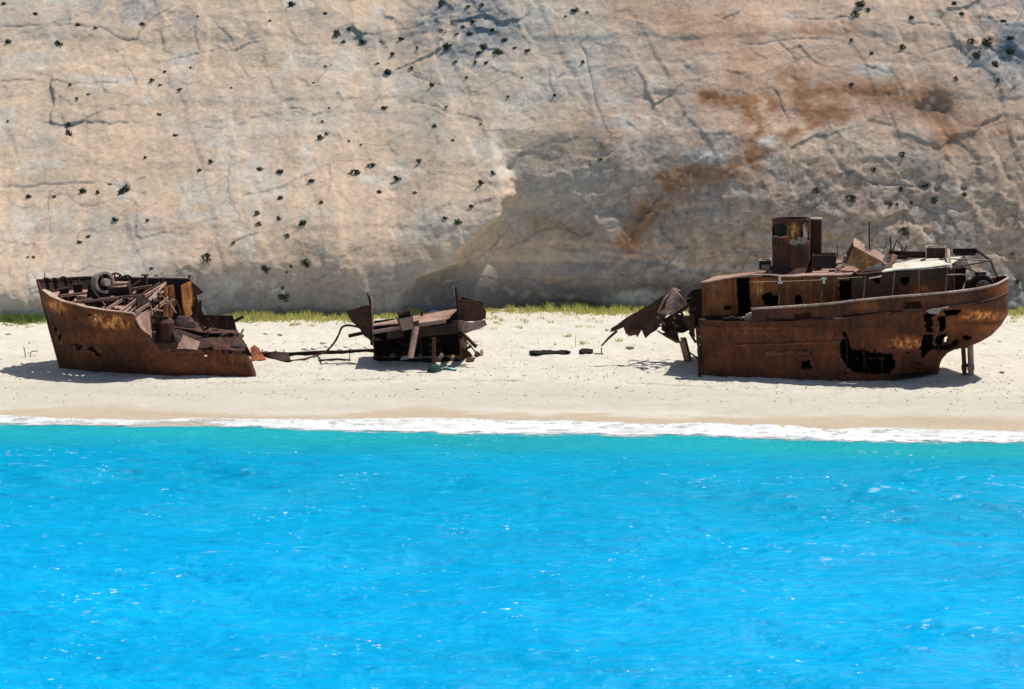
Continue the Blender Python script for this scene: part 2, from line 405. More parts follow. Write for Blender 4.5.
# steeper crests
Zw = Zw+.085*ridged(X*.75, Y*1.45, 3, 77)*sst(1.5, 11, off)*near
deep = sst(0, 11, off+2.5*fbm(X*.1, Y*.3, 3, 80)); deeper = sst(12, 40, off)
c0 = np.array([.012, .31, .36]); c1 = np.array([.001, .285, .50]); c2 = np.array([.001, .322, .62])
C = c0*(1-deep)[..., None]+deep[..., None]*(c1*(1-deeper)[..., None]+c2*deeper[..., None])
C = C*(1+.10*fbm(X*.08, Y*.2, 4, 82)+.06*fbm(X*.5, Y*1.3, 3, 83))[..., None]
crest = sst(.55, 1.0, ridged(X*.7, Y*1.5, 3, 85)*.6+Zw*1.6+.55*fbm(X*.13, Y*.2, 3, 86))
fleck = sst(.50, .66, fbm(X*1.5, Y*2.6, 3, 87)+.35*fbm(X*.09, Y*.16, 3, 88))*sst(.1, .5, crest)*sst(2, 6, off)
C = C*(1-.30*fleck[..., None])+np.array([.60, .80, .84])*.30*fleck[..., None]  # whitecap flecks, sparkle painted in the same way
lite = sst(.2, .7, fbm(X*.35, Y*1.1, 3, 91))*.08
C = C+lite[..., None]*np.array([.02, .22, .20])
Q = grid_quads(*X.shape, cellmask(off > -11))
V, Q, Cc = compact(np.stack([X, Y, Zw], -1).reshape(-1, 3), Q, C.reshape(-1, 3))
o = link('sea', np_mesh('sea', V, Q, Cc), M['water']); o['kind'] = 'structure'

# ------------------------------------------------------------------ surf line
fx = nonuni(-37, 37, .09, 150, 60); ft = np.linspace(0, 1, 90)
S, Tt = np.meshgrid(fx, ft)
ya = shore_y(S)+.8*fbm(S*.22, S*0, 4, 101)+.1; yb = sea_y(S)+.9*fbm(S*.3, S*0+4, 5, 102)-.2
Yf = yb+(ya-yb)*Tt
Zf = np.maximum(ground(S, Yf), .02)+.015+.05*np.exp(-((Tt-.42)/.16)**2)*(.6+.6*fbm(S*.5, Yf*.5, 3, 103))+.03*sst(.12, .4, Tt)*fbm(S*2.2, Yf*2.2, 4, 104)
Pxf, _ = topix(S, Yf, Zf)
thin = .62*(1-sst(215, 300, Pxf))+.10
lace = fbm(S*1.0, Yf*2.0, 4, 106)+.5*fbm(S*3, Yf*4.5, 3, 107)
back = sst(0, .07, 1-Tt)*sst(-.9, -.1, lace+1.6*(1-Tt)**.5)
front = sst(.0, .34, Tt+.16*lace-.05)
leftthin = 1-sst(205, 300, Pxf)
alpha = np.clip(back*front*(1-leftthin*.75*sst(-.5, .35, fbm(S*.5, Yf*1.6, 4, 108)+.35-Tt*.9))*(1-.55*sst(.15, .5, fbm(S*1.3, Yf*2.6, 4, 113))), 0, 1)
tn = sst(.1, .6, fbm(S*.8, Yf*2.2, 4, 109)); 
tn2 = sst(.15, .5, ridged(S*.55, Yf*1.5, 3, 111))*sst(-.2, .3, fbm(S*.15, Yf*.3, 2, 112))
C = np.array([.66, .675, .68])*np.ones(S.shape+(3,))
C = C*(1-.5*tn[..., None])+np.array([.52, .55, .55])*.5*tn[..., None]
C = C*(1-.5*tn2[..., None])+np.array([.46, .43, .38])*.5*tn2[..., None]
V, Q, Cc = compact(np.stack([S, Yf, Zf], -1).reshape(-1, 3), grid_quads(*S.shape), C.reshape(-1, 3))
o = link('surf_foam', np_mesh('surf_foam', V, Q, Cc, True, alpha.ravel()), M['foam'])
tag(o, 'white line of broken surf foam along the water edge', 'foam', None, 'stuff')
# ------------------------------------------------------------------ cliff
FOOT = 17.1
cx = nonuni(-57, 57, .105, 200, 60)
cz = np.concatenate([np.arange(.6, 29.5, .105), 29.6+np.linspace(0, 1, 40)**1.3*45])
X, Z = np.meshgrid(cx, cz)
PX = 512+X*(2250/182.0); PYe = 310-(Z-2.4)*11.6          # rough photo position, used only to lay out the rock's own features
# how far the face leans back, in degrees, at each place
up = 44-6*sst(430, 620, PX)-9*sst(520, 780, PX)*sst(20, 200, PYe)+5*fbm(X*.05, Z*.08, 3, 120)
low = 6-22*sst(395, 450, PX)*(1-sst(690, 800, PX))*(1-sst(2.5, 5.5, Z-2.2))
hz = 2.0+2.6*sst(90, 260, PX)+3.6*sst(370, 520, PX)-2.2*sst(680, 860, PX)-1.2*sst(860, 1050, PX)
hz = hz*(1+.25*fbm(X*.12, Z*.1, 3, 121))
k = sst(hz*.55, hz*1.55, Z-2.2)
lean = low*(1-k)+up*k
lean = np.where(Z > 30, 34, lean)
dz = np.gradient(cz)[:, None]
run = np.cumsum(np.tan(np.radians(lean))*dz, 0); zi = int((13.5-.6)/.105); ci = int(np.argmin(np.abs(cx+34))); run = run-.5*(run[zi]-run[zi, ci])-.5*run[int((2.2-.6)/.105)]-.5*run[int((2.2-.6)/.105), ci]
Yc = FOOT+run+1.0*fbm(X*.04, X*0, 3, 123)
PX, PYe = topix(X, Yc, Z)
# buttress that stands proud on the left of a crease
bx = interp(PYe, [(40, 500), (140, 493), (165, 497), (180, 504), (200, 504), (215, 497), (230, 484), (240, 474), (250, 462), (264, 455), (272, 432), (280, 414), (295, 403), (315, 396)])
A = interp(PYe, [(60, 0), (130, .35), (175, 1.4), (210, 2.6), (265, 2.6), (290, 1.6), (315, .8)])
bxn = bx+5*fbm(X*.7, Z*.7, 3, 125)
Yc = Yc+A*sst(-3, 12, PX-bxn)*(1-.6*sst(0, 260, PX-bxn))
rough = .26+.16*sst(500, 760, PX)*sst(60, 200, PYe)+.14*sst(700, 800, PX)*sst(90, 170, PYe)
gc = np.exp(-(((PX-468)/62)**2+((PYe-28)/36)**2)**1.3); gc2 = np.exp(-(((PX-350)/45)**2+((PYe-32-(PX-350)*.35)/13)**2))
gl = np.exp(-(((PX-115)/85)**2+((PYe-16-8*np.sin(PX/28))/13)**2)); gr = np.exp(-(((PX-1010)/55)**2+((PYe-42)/48)**2)**1.4)
grey = np.clip(gc+.7*gc2+.75*gl+gr, 0, 1)
rough = np.clip(rough+.75*gc+.4*gc2+.3*gl+.75*gr, 0, 1.3)
warp = 1.3*fbm(X*.06, Z*.1, 3, 130)+.35*fbm(X*.3, Z*.3, 3, 131)
zs = Z+warp+.0*X
def strata(zz, seed, sc):
    t = zz*sc; i = np.floor(t); f = t-i
    a = _h(i, i*0+seed, seed); b_ = _h(i+1, i*0+seed, seed)
    return a+(b_-a)*sst(.72, 1, f)
patchy = sst(-.25, .35, fbm(X*.09, Z*.25, 3, 133))
st = (strata(zs, 7, .42)-.5)*.55+(strata(zs*1.0+.3*fbm(X*.2, Z, 2, 134), 9, 1.25)-.5)*.16*patchy
big = .75*fbm(X*.13, Z*.16, 3, 140)
med = .30*fbm(X*.5, Z*.6, 4, 141)+.16*ridged(X*.42+.3*Z, Z*.55-.12*X, 4, 142)
fine = .10*ridged(X*1.5, Z*2.0, 4, 143)+.06*fbm(X*3.2, Z*3.6, 3, 144)
blk = .35*np.round(2.2*fbm(X*.42+.25*Z, Z*.5, 3, 146))/2.2
D = big*(.4+.5*rough)+st*(.30+.05*rough)+med*(.05+.22*rough)+fine*(.07+.38*rough)+blk*(.03+.2*rough)
facet = .22*(strata((X*.8+Z*.35)+1.1*fbm(X*.2, Z*.2, 3, 151), 15, .7)-.5)+.12*(strata((Z*.9-X*.5)+1.4*fbm(X*.25, Z*.3, 3, 152), 17, .9)-.5)
D = D+facet*(.35+rough)
def worley(x, y, seed, jit=.9):
    ix, iy = np.floor(x), np.floor(y); best = np.full(x.shape, 1e9); bx_ = np.zeros(x.shape); by_ = bx_.copy(); bi = bx_.copy(); bj = bx_.copy()
    for dx_ in (-1, 0, 1):
        for dy_ in (-1, 0, 1):
            cx_, cy_ = ix+dx_, iy+dy_; px_ = cx_+.5+jit*(_h(cx_, cy_, seed)-.5); py_ = cy_+.5+jit*(_h(cx_, cy_, seed+1)-.5)
            dd = (x-px_)**2+(y-py_)**2; m = dd < best
            best = np.where(m, dd, best); bx_ = np.where(m, x-px_, bx_); by_ = np.where(m, y-py_, by_); bi = np.where(m, cx_, bi); bj = np.where(m, cy_, bj)
    return bx_, by_, _h(bi, bj, seed+2)-.5, _h(bi, bj, seed+3)-.5, _h(bi, bj, seed+4)-.5
def facets(sx, sz, rot, wa, seed, tilt, step):
    wx_ = X+wa*fbm(X*.3, Z*.3, 3, seed+50); wz_ = Z+wa*fbm(X*.3+7, Z*.3, 3, seed+51)
    u = (wx_*math.cos(rot)+wz_*math.sin(rot))*sx; v = (wz_*math.cos(rot)-wx_*math.sin(rot))*sz
    dx_, dy_, g1_, g2_, h_ = worley(u, v, seed)
    return tilt*(dx_*g1_+dy_*g2_)+step*h_
rough = np.clip(rough+.16*sst(450, 520, PX)*(1-sst(720, 800, PX))*sst(130, 190, PYe), 0, 1.3)
fz_ = facets(.16, .26, .45, 1.0, 500, .95, .26)*(.10+.85*np.clip(rough, 0, 1)**1.3)+facets(.5, .8, -.5, .5, 520, .46, .13)*(.05+1.0*np.clip(rough, 0, 1)*sst(-.3, .3, fbm(X*.15, Z*.2, 3, 530)))+facets(1.3, 1.9, .3, .3, 540, .16, .04)*(.1+np.clip(rough, 0, 1))
D = D+fz_
D = D*(1-.75*sst(392, 430, PX)*(1-sst(690, 760, PX))*sst(235, 280, PYe))
# cracks
CR = [[(0, 28), (40, 26), (78, 24), (100, 28), (120, 38), (135, 40), (148, 24), (170, 8)], [(194, 12), (197, 30), (200, 50)],
      [(215, 20), (232, 40), (233, 60), (248, 75)], [(110, 60), (128, 68), (140, 88)], [(575, 10), (578, 40), (588, 62), (592, 85), (602, 110), (606, 132)],
      [(549, 60), (551, 85), (556, 96)], [(630, 52), (638, 36), (645, 30)], [(100, 182), (145, 194)], [(0, 187), (50, 185), (98, 181)],
      [(192, 290), (200, 262), (206, 250)], [(206, 252), (231, 242), (260, 236)], [(795, 15), (830, 22), (865, 18), (910, 24), (950, 28)],
      [(745, 42), (800, 38), (835, 40), (870, 50), (910, 52), (960, 47)], [(953, 8), (957, 30), (962, 55)], [(780, 42), (795, 55), (799, 68)],
      [(757, 92), (770, 90), (778, 98), (782, 110), (790, 124)], [(855, 172), (825, 180), (800, 172)], [(560, 222), (585, 236), (590, 232)],
      [(625, 245), (648, 215), (665, 190), (690, 168)], [(0, 82), (60, 80), (120, 84)], [(40, 122), (90, 124), (128, 122)], [(205, 128), (245, 124)],
      [(395, 300), (430, 285), (470, 280), (520, 283)], [(530, 290), (600, 280), (660, 290)], [(690, 266), (730, 252), (770, 262)],
      [(60, 95), (66, 120), (70, 136)], [(145, 175), (125, 185)], [(412, 75), (440, 84), (462, 92)], [(410, 100), (450, 112), (482, 122)],
      [(330, 65), (316, 80)], [(860, 62), (875, 66), (905, 78)], [(840, 170), (880, 185), (930, 188)]]
cr = np.zeros(X.shape); wob = 5*fbm(X*.45, Z*.45, 4, 160); wob2 = 5*fbm(X*.45+7, Z*.45, 4, 161)
brk = sst(-.45, .1, fbm(X*.5, Z*.5, 3, 163))
for c in CR:
    d = segdist(PX+wob, PYe+wob2, c); cr = np.maximum(cr, np.exp(-(d/.75)**2))
cr = cr*brk
D = D-.09*cr
hw_ = 9*fbm(X*.5, Z*.5, 3, 165); hv_ = 7*fbm(X*.5+9, Z*.5, 3, 166); hol = np.exp(-(((PX+hw_-930)/21)**2+((PYe+hv_-112)/14)**2)**1.2); D = D-.55*hol*(1+.5*fbm(X, Z, 3, 165))
for (hx, hy, hr) in ((965, 190, 4), (924, 184, 4), (938, 190, 3), (744, 233, 3), (660, 262, 3), (889, 203, 3), (1000, 60, 6)):
    D = D-.35*np.exp(-((PX-hx)**2+(PYe-hy)**2)/hr**2)
# rubbly ledges on the right and undercut bands at the foot
D = D-.22*sst(.2, .5, fbm(X*.12+.2, Z*.8+.06*X, 3, 170))*sst(400, 470, PX)*sst(215, 270, PYe)
Yc = Yc-D
# rock colours, with shade painted in at the foot
def mixc(C, c, m): return C*(1-m[..., None])+np.array(c)*m[..., None]
n1 = fbm(X*.10, Z*.14, 4, 180); n2 = fbm(X*.45, Z*.6, 4, 181); n3 = fbm(X*1.6, Z*2.0, 4, 182); vst = fbm(X*1.1, Z*.12, 4, 183); hst = fbm(X*.08, zs*1.1, 4, 184)
C = np.ones(X.shape+(3,))*np.array([.585, .44, .318])
C = mixc(C, (.50, .44, .37), .65*sst(-.15, .35, n1+.4*hst))
C = mixc(C, (.64, .46, .31), .5*sst(.0, .4, vst+.4*n2))
C = mixc(C, (.62, .55, .46), .45*sst(.2, .45, n2+.4*n1))
rt = sst(470, 720, PX+25*n1)*sst(70, 200, PYe+20*n2); C = mixc(C, (.385, .285, .212), .85*rt)
pk = sst(560, 700, PX)*(1-sst(100, 190, PYe+20*n1)); C = mixc(C, (.56, .39, .28), .85*pk)
C = mixc(C, (.37, .35, .32), .6*sst(.05, .4, n2+.5*n3)*rt*.8)
shade_low = sst(250, 300, PYe+16*n1+8*n2)*sst(60, 220, PX); C = mixc(C, (.27, .262, .255), .8*shade_low); shade_foot = sst(262, 300, PYe+14*n1+9*n2)*sst(385, 450, PX+10*n2)*(1-.6*sst(720, 800, PX+20*n1)); C = mixc(C, (.105, .103, .103), .85*shade_foot)  # shade under the overhang painted in as darker grey rock
C = mixc(C, (.14, .14, .145), .7*sst(303, 312, PYe+8*n2+5*n3)*sst(120, 260, PX+30*n1))  # dark line of shade painted along the very foot
C = mixc(C, (.25, .255, .26), .95*grey*sst(-.35, .35, n2+.5*n3+.25))
C = mixc(C, (.13, .15, .17), .75*np.clip(gc+.7*gl+.8*gr+.5*gc2, 0, 1)*sst(.02, .35, n3*.8+n2*.7-.05))
C = mixc(C, (.60, .54, .46), .4*sst(.25, .5, n2-.3*n3)*(1-rt))
OR = [([(735, 60), (742, 110), (750, 150)], 12, .35), ([(760, 85), (830, 80), (900, 100)], 24, .35), ([(690, 170), (720, 178), (760, 150)], 10, .5), ([(702, 158), (668, 192), (645, 218), (628, 246)], 11, .75), ([(706, 97), (750, 102), (776, 104)], 7, .95), ([(788, 76), (800, 92), (830, 92), (900, 92)], 11, .75),
      ([(748, 108), (758, 130), (755, 150), (750, 166)], 8, .85), ([(800, 100), (810, 116), (845, 112)], 9, .8), ([(735, 170), (760, 158), (790, 132), (820, 124)], 4, .8),
      ([(890, 92), (935, 100), (950, 135)], 14, .7), ([(800, 32), (850, 30)], 6, .5), ([(660, 178), (700, 176), (738, 172)], 7, .75), ([(960, 125), (1000, 130)], 12, .45),
      ([(745, 20), (752, 90)], 10, .4), ([(620, 10), (690, 20), (740, 15)], 12, .35), ([(536, 150), (600, 140)], 18, .3), ([(690, 40), (760, 35)], 8, .35), ([(540, 225), (590, 234)], 7, .4)]
orm = np.zeros(X.shape)
for pts, w, a in OR:
    d = segdist(PX+5*n2, PYe+5*n3, pts)
    orm = np.maximum(orm, a*np.exp(-(d/(w*1.35))**2)*sst(-.6, .05, n2+.7*n3+.2))
C = mixc(C, (.32, .16, .08), np.clip(orm*1.25, 0, 1))
C = mixc(C, (.20, .095, .048), .9*np.clip(orm-.4, 0, 1)*sst(0, .4, n3+vst*.5))
C = mixc(C, (.20, .135, .09), .75*hol*sst(-.3, .3, n3+n2))
for (wx_, wy_, rx, ry) in ((700, 155, 26, 9), (768, 141, 14, 6), (885, 68, 34, 9), (640, 120, 30, 8), (320, 256, 12, 8), (370, 178, 12, 5), (668, 266, 26, 8), (640, 300, 30, 10), (250, 285, 40, 14)):
    m = np.exp(-(((PX-wx_)/rx)**2+((PYe-wy_)/ry)**2)**1.5)*sst(-.4, .2, n2+n3*.6+.1); C = mixc(C, (.60, .55, .48), .8*m)
C = mixc(C, (.17, .165, .16), .7*cr)
n4 = fbm(X*3.0, Z*3.4, 3, 187); n5 = fbm(X*2.0+.8*Z, Z*2.2-.6*X, 4, 190); C = C*(1+.42*n5*(.10+.8*rt))[..., None]; C = mixc(C, (.16, .13, .105), .65*sst(.30, .5, n4+.35*n2)*(.10+.75*rt+.6*grey))
ln = np.exp(-(ridged(X*.16+.25*Z, Z*.55+.05*X, 2, 188)-1)**2/.004)*sst(-.1, .3, n2+.6*n3); C = mixc(C, (.20, .17, .14), .5*ln)
C = 1.05*C*(1+.14*n3+.10*fbm(X*4.5, Z*4.5, 2, 189)+.06*vst)[..., None]
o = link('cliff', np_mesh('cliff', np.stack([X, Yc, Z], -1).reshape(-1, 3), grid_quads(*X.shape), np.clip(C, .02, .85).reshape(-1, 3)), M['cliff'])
o['kind'] = 'structure'
CLP = topix(X, Yc, Z); CLX, CLY, CLZ = X, Yc, Z
inner = (np.abs(X) < 43) & (Z < 30)
_px = CLP[0][inner]; _py = CLP[1][inner]; _P = np.stack([X, Yc, Z], -1)[inner]
def cliff_at(px, py):
    """a point of the rock face (nearest surveyed vertex in front)"""
    d = (_px-px)**2+(_py-py)**2; c = np.argpartition(d, 12)[:12]
    i = c[np.argmin(_P[c][:, 1])]
    return _P[i]

# ------------------------------------------------------------------ shrubs on the cliff
SHR = """3 2 5;37 12 6;77 24 6;97 26 4;143 22 6;10 40 6;59 43 7;165 70 4;151 79 6;159 84 3;181 87 4;70 83 4;77 97 4;89 92 3;68 123 4;70 132 6;158 113 4;174 134 4;145 155 4;199 168 5;210 160 5;231 86 3;262 168 6;281 170 8;311 179 6;281 196 6;321 136 7;327 133 4;315 81 3;327 65 3;330 106 3;322 120 3;294 3 8;324 12 5;337 33 8;83 189 7;99 191 5;126 188 10;28 195 5;52 195 4;110 183 3;7 120 3;271 20 3;196 15 3;190 66 3;441 4 8;466 6 5;480 5 6;363 41 8;402 37 6;392 53 5;375 63 4;387 70 7;409 68 5;415 48 3;432 84 5;383 107 5;433 125 5;453 138 4;420 159 5;355 172 8;370 164 7;396 178 6;382 191 6;414 191 4;493 171 5;482 181 6;497 50 9;468 32 8;447 45 9;503 39 6;463 25 6;471 21 5;527 49 5;573 10 7;587 10 3;565 15 3;582 61 4;554 94 4;599 158 4;479 123 3;445 106 3;351 140 3;360 143 3;520 76 3;507 95 3;466 76 4;474 61 4;454 61 4;486 61 4;861 3 9;868 8 5;853 13 7;912 16 6;851 38 4;903 46 6;871 51 5;851 82 5;987 42 11;1011 37 7;979 54 10;955 77 4;997 79 4;901 153 5;872 167 5;816 190 5;850 197 8;900 187 6;924 186 7;955 1 6;1011 50 9;116 218 6;149 219 4;79 240 4;87 235 4;28 255 3;35 256 4;150 267 4;158 276 6;204 256 9;266 268 8;306 261 8;286 296 9;286 234 5;278 217 5;304 221 7;259 213 5;257 222 5;322 201 5;231 242 4;283 286 4;288 272 3;293 266 3;458 220 7;445 216 4;473 205 5;901 231 7;933 200 7;889 203 5;897 202 4;965 192 6;1011 253 4;1018 280 6;965 257 3;912 202 4;484 45 7;456 33 5;478 52 5;440 30 5;492 28 5;350 27 6;345 40 5;513 47 4;994 62 8;970 40 6;1004 20 6;962 12 5"""
SHR = [tuple(map(float, s.split())) for s in SHR.split(';')]
def shrub_mesh(seed):
    r = random.Random(seed); mb = MB()
    for i in range(150):
        while True:
            p = Vector((r.uniform(-1, 1), r.uniform(-1, 1), r.uniform(-1, 1)))
            if p.length < 1: break
        cl = i % 3; cr_ = random.Random(seed*7+cl); sc_ = (1, .7, .5)[cl]; p = Vector((p.x*.42*sc_+cr_.uniform(-.28, .28)*(cl > 0), p.y*.36*sc_, p.z*.38*sc_+cr_.uniform(-.25, .25)*(cl > 0)))
        n = Vector((r.uniform(-1, 1), r.uniform(-1, 1), r.uniform(-.3, 1))).normalized()
        a = n.orthogonal().normalized(); b_ = n.cross(a); s_ = r.uniform(.07, .16)
        mb.add([p+a*s_, p+b_*s_*.6, p-a*s_, p-b_*s_*.6], [(0, 1, 2, 3)])
    for i in range(5):
        w = r.uniform(0, 6.28); mb.tube([(0, .42, -.25), (.3*math.cos(w), .1, .3*math.sin(w))], [.04, .015], 4)
    me = bpy.data.meshes.new('shrub'); me.from_pydata([tuple(v) for v in mb.v], [], mb.f); me.update(); return me
SM = []
for i in range(6):
    me = shrub_mesh(i+3); me.materials.append(M['leaf']); SM.append(me)
me = shrub_mesh(31); me.materials.append(M['leaf2']); SMO = me
rowsN = [(0, 36, 'top cliff'), (36, 105, 'upper cliff'), (105, 205, 'middle cliff'), (205, 400, 'lower cliff')]
colsN = [(-10, 62, 'above the pointed bow'), (62, 130, 'above the bow winch'), (130, 240, 'above the broken end of the bow'), (240, 345, 'above the long steel beam'),
         (345, 410, 'above the left rusty fin'), (410, 470, 'above the middle wreck plate'), (470, 545, 'above the right rusty fin'),
         (545, 760, 'above the torn plates'), (760, 880, 'above the ship deckhouse'), (880, 960, 'above the cream roof'), (960, 1040, 'above the rounded stern')]
ordn = ['leftmost', 'second from left', 'third from left', 'fourth from left', 'fifth from left', 'sixth from left', 'seventh from left', 'eighth from left', 'ninth from left', 'tenth from left', 'eleventh from left', 'twelfth from left', 'thirteenth from left']
cells = {}
for s in SHR:
    r_ = next(i for i, a in enumerate(rowsN) if a[0] <= s[1] < a[1]); c_ = next(i for i, a in enumerate(colsN) if a[0] <= s[0] < a[1])
    cells.setdefault((r_, c_), []).append(s)
rs = random.Random(3)
for (r_, c_), lst in cells.items():
    lst.sort()
    for i, (px, py, sz) in enumerate(lst):
        olive = (px, py) in ((497, 50), (468, 32))
        o = bpy.data.objects.new('cliff_shrub', SMO if olive else rs.choice(SM)); COL.objects.link(o)
        p = cliff_at(px, py); d = sz/12.4*1.3
        o.location = (p[0], p[1]-.02*d, p[2]+.02*d); o.scale = (d*rs.uniform(.9, 1.3), d*.55, d*rs.uniform(.8, 1.1)); o.rotation_euler = (0, rs.uniform(-.4, .4), rs.uniform(-.5, .5))
        size = 'large' if sz >= 7 else 'small' if sz <= 4 else 'mid-sized'
        which = '' if len(lst) == 1 else ', '+ordn[i]
        if len(lst) == 1: which = ''
        tag(o, f"{size} {'olive' if olive else 'dark'} shrub, {rowsN[r_][2]} {colsN[c_][2]}{which}", 'shrub', 'shrubs rooted on the cliff face')

# ------------------------------------------------------------------ grass at the cliff foot
rg = np.random.RandomState(4)
gv = []; gf = []; gcol = []
def blades(n, xs, ys, hmin, hmax, col):
    for i in range(n):
        x, y = xs[i], ys[i]; z = float(GZ[i])-.03; h = rg.uniform(hmin, hmax)*(1 if HS is None else HS[i]); w = rg.uniform(.03, .06); a = rg.uniform(0, 3.14); lx, ly = rg.normal(0, .3, 2)*h
        b = len(gv); gv.extend([(x-w*math.cos(a), y-w*math.sin(a), z), (x+w*math.cos(a), y+w*math.sin(a), z), (x+lx, y+ly, z+h)]); gf.append((b, b+1, b+2))
        c = col[i]*rg.uniform(.75, 1.2); gcol.extend([c, c, c])
def green_col(x):
    c1 = np.array([.60, .57, .20]); c2 = np.array([.22, .33, .07]); px = 512+x*12.9
    k = np.exp(-((px-60)/60)**2)*.55+.15*rg.rand(len(x)); k = np.clip(k, 0, 1)[:, None]
    return c1*(1-k)+c2*k
n = 30000; xs = rg.uniform(-44, 44, n); dn = fbm(xs*.35, xs*0, 4, 210)
ys = 18.3-np.abs(rg.normal(0, 1, n))*(.85+.7*np.clip(dn+.3, 0, 1)); fz = int((2.6-.6)/.105); fyr = np.interp(xs, cx, CLY[fz]); ys = ys-18.3+fyr+.25
HS = np.clip(.8+1.0*fbm(xs*.8, xs*0+3, 3, 213)+.5*fbm(xs*3, xs*0+3, 2, 214), .2, 2.2); GZ = ground(xs, ys)+.05
blades(n, xs, ys, .22, .55, green_col(xs))
bxs = np.concatenate([rg.uniform(-38.5, -35, 900), rg.normal(-37, .5, 400), rg.normal(-35.6, .35, 300)]); nb_ = len(bxs); HS = None; yb_ = np.interp(bxs, cx, CLY[fz])-.35-np.abs(rg.normal(0, .45, nb_)); GZ = ground(bxs, yb_)+.05
blades(nb_, bxs, yb_, .25, .75, np.array([.17, .24, .06])+0*rg.rand(nb_)[:, None])
tx = rg.uniform(-44, 44, 260); ty = 18-rg.gamma(1.6, 1.5, 260)
keep = rg.rand(260) < np.where((tx > -2) & (tx < 9), 1.0, .35); tx, ty = tx[keep], ty[keep]
xs = np.repeat(tx, 22)+rg.normal(0, .16, len(tx)*22); ys = np.repeat(ty, 22)+rg.normal(0, .14, len(tx)*22); HS = None; GZ = ground(xs, ys)+.05
blades(len(xs), xs, ys, .12, .34, green_col(xs)*.95+.04)
mg, nt, bb_ = vcol_mat('grass_blade', .8, 3, .8, 1.15, 0, .01)
tr_ = nt.nodes.new('ShaderNodeBsdfTranslucent'); ms_ = nt.nodes.new('ShaderNodeMixShader'); ms_.inputs[0].default_value = .45
L(nt, attr(nt, 'Col').outputs['Color'], tr_.inputs[0]); L(nt, bb_.outputs[0], ms_.inputs[1]); L(nt, tr_.outputs[0], ms_.inputs[2])
L(nt, ms_.outputs[0], next(n_ for n_ in nt.nodes if n_.type == 'OUTPUT_MATERIAL').inputs[0])
o = link('beach_grass', np_mesh('beach_grass', np.array(gv), np.array(gf), np.array(gcol), False), mg)
tag(o, 'yellow green strip of dry grass growing along the cliff foot', 'grass', None, 'stuff')
# ================================================================== stern wreck
def P3(pts, Y): return [at(p[0], p[1], p[2] if len(p) > 2 else Y) for p in pts]
def jag(px, py, seed=0, a=1.0):
    return px+a*fbm(px*.35, py*.35, 3, 300+seed)+.8*a*fbm(px*.9, py*.9, 2, 305+seed), py+a*fbm(px*.35+40, py*.35, 3, 310+seed)+.8*a*fbm(px*.9+31, py*.9, 2, 315+seed)
def inpoly(px, py, poly):
    r = np.zeros(px.shape, bool); n = len(poly)
    for i in range(n):
        (x0, y0), (x1, y1) = poly[i], poly[(i+1) % n]
        c = ((y0 > py) != (y1 > py)) & (px < (x1-x0)*(py-y0)/((y1-y0) if y1 != y0 else 1e-9)+x0); r ^= c
    return r
def blob(px, py, cx_, cy_, rx, ry): return np.exp(-(((px-cx_)/rx)**2+((py-cy_)/ry)**2)**1.5)

stern = empty('stern_wreck', (12.45, -.5, 1.0), 'long rusted stern half of a ship with funnel and deckhouse on the sand', 'shipwreck')
XA, XT = xcol(699.5, -4), 33.05
th_ = np.concatenate([np.zeros(0), np.linspace(0, math.pi/2, 130)])
hx = np.concatenate([np.arange(XA, 25, .06), 25+(XT-25)*np.sin(th_)**(2/2.5)])
hb = np.concatenate([np.full(len(np.arange(XA, 25, .06)), 4.0), 4.0*np.cos(th_)**(2/2.5)])
hb[-1] = 0
hb = hb*(1-.05*np.clip((16-hx)/4, 0, 1))
def zfun(rows, tipY=0.0):
    """heights along the hull from rows of the photo, read at the near side (and at the tip for the last ones)"""
    xs, zs = [], []
    for px, py in rows:
        x = xcol(px, -3); bb = float(np.interp(x, hx, hb)); xs.append(xcol(px, -bb)); zs.append(zrow(py, -bb))
    return lambda x: np.interp(x, xs, zs)
deck_z = zfun([(699, 320.8), (730, 321.5), (790, 321), (850, 318.5), (905, 312), (950, 308.5), (985, 303.5), (1000, 300), (1007.5, 296)])
blw_z = zfun([(752, 319.5), (800, 319), (850, 316), (905, 310.3), (950, 307), (985, 301.5), (1000, 298), (1007.5, 294)])
rail_z = zfun([(752, 310.5), (800, 307.5), (835, 305), (870, 301), (905, 297.5), (950, 294), (985, 289.5), (1000, 285.8), (1007.5, 281.5)])
ctr = [(934.5, 379), (935.5, 367), (938.5, 358), (944.5, 351.5), (952, 348), (961, 346.5), (968, 344), (978, 340), (988, 334), (997, 325), (1003.5, 315), (1008, 303)]
cxs = [xcol(p[0], 0) for p in ctr]; czs = [zrow(p[1], 0) for p in ctr]
zk = np.where(hx < cxs[0], .2, np.interp(hx, cxs, czs))
zd = deck_z(hx); zk = np.minimum(zk, zd-.05)
pw = np.interp(hx, [12, 22.5, 25.5, cxs[0], 29.5, 31, 33.05], [.05, .06, .16, 1.0, .95, .65, .50])
t = np.linspace(0, 1, 104)[:, None]
def hull_side(sgn, seed):
    zz = zk+(zd-zk)*t
    bb = hb*np.maximum(t, 1e-4)**pw; bb = np.maximum(bb, np.where(hx < 31, .10, 0)*(hb > .12))
    bb = bb-.10*np.clip((2.6-zz)/2, 0, 1)
    bb = bb+(.035*fbm(hx*.5, zz*.7, 3, 330+seed)+.018*np.cos(hx*2*math.pi/.62)*sst(.3, .6, t))*(hb > 1)
    bb = np.where(hb < .02, 0, bb)
    bb = bb+.05*(np.floor((zz-.55)/.95) % 2)*(hb > 1)
    Pp = np.stack([np.broadcast_to(hx, zz.shape)+.0*zz, sgn*bb, zz], -1)
    px, py = topix(Pp[..., 0], Pp[..., 1], zz); return Pp, px, py
Pn, px, py = hull_side(-1, 0)
jx, jy = jag(px, py, 0, 1.3)
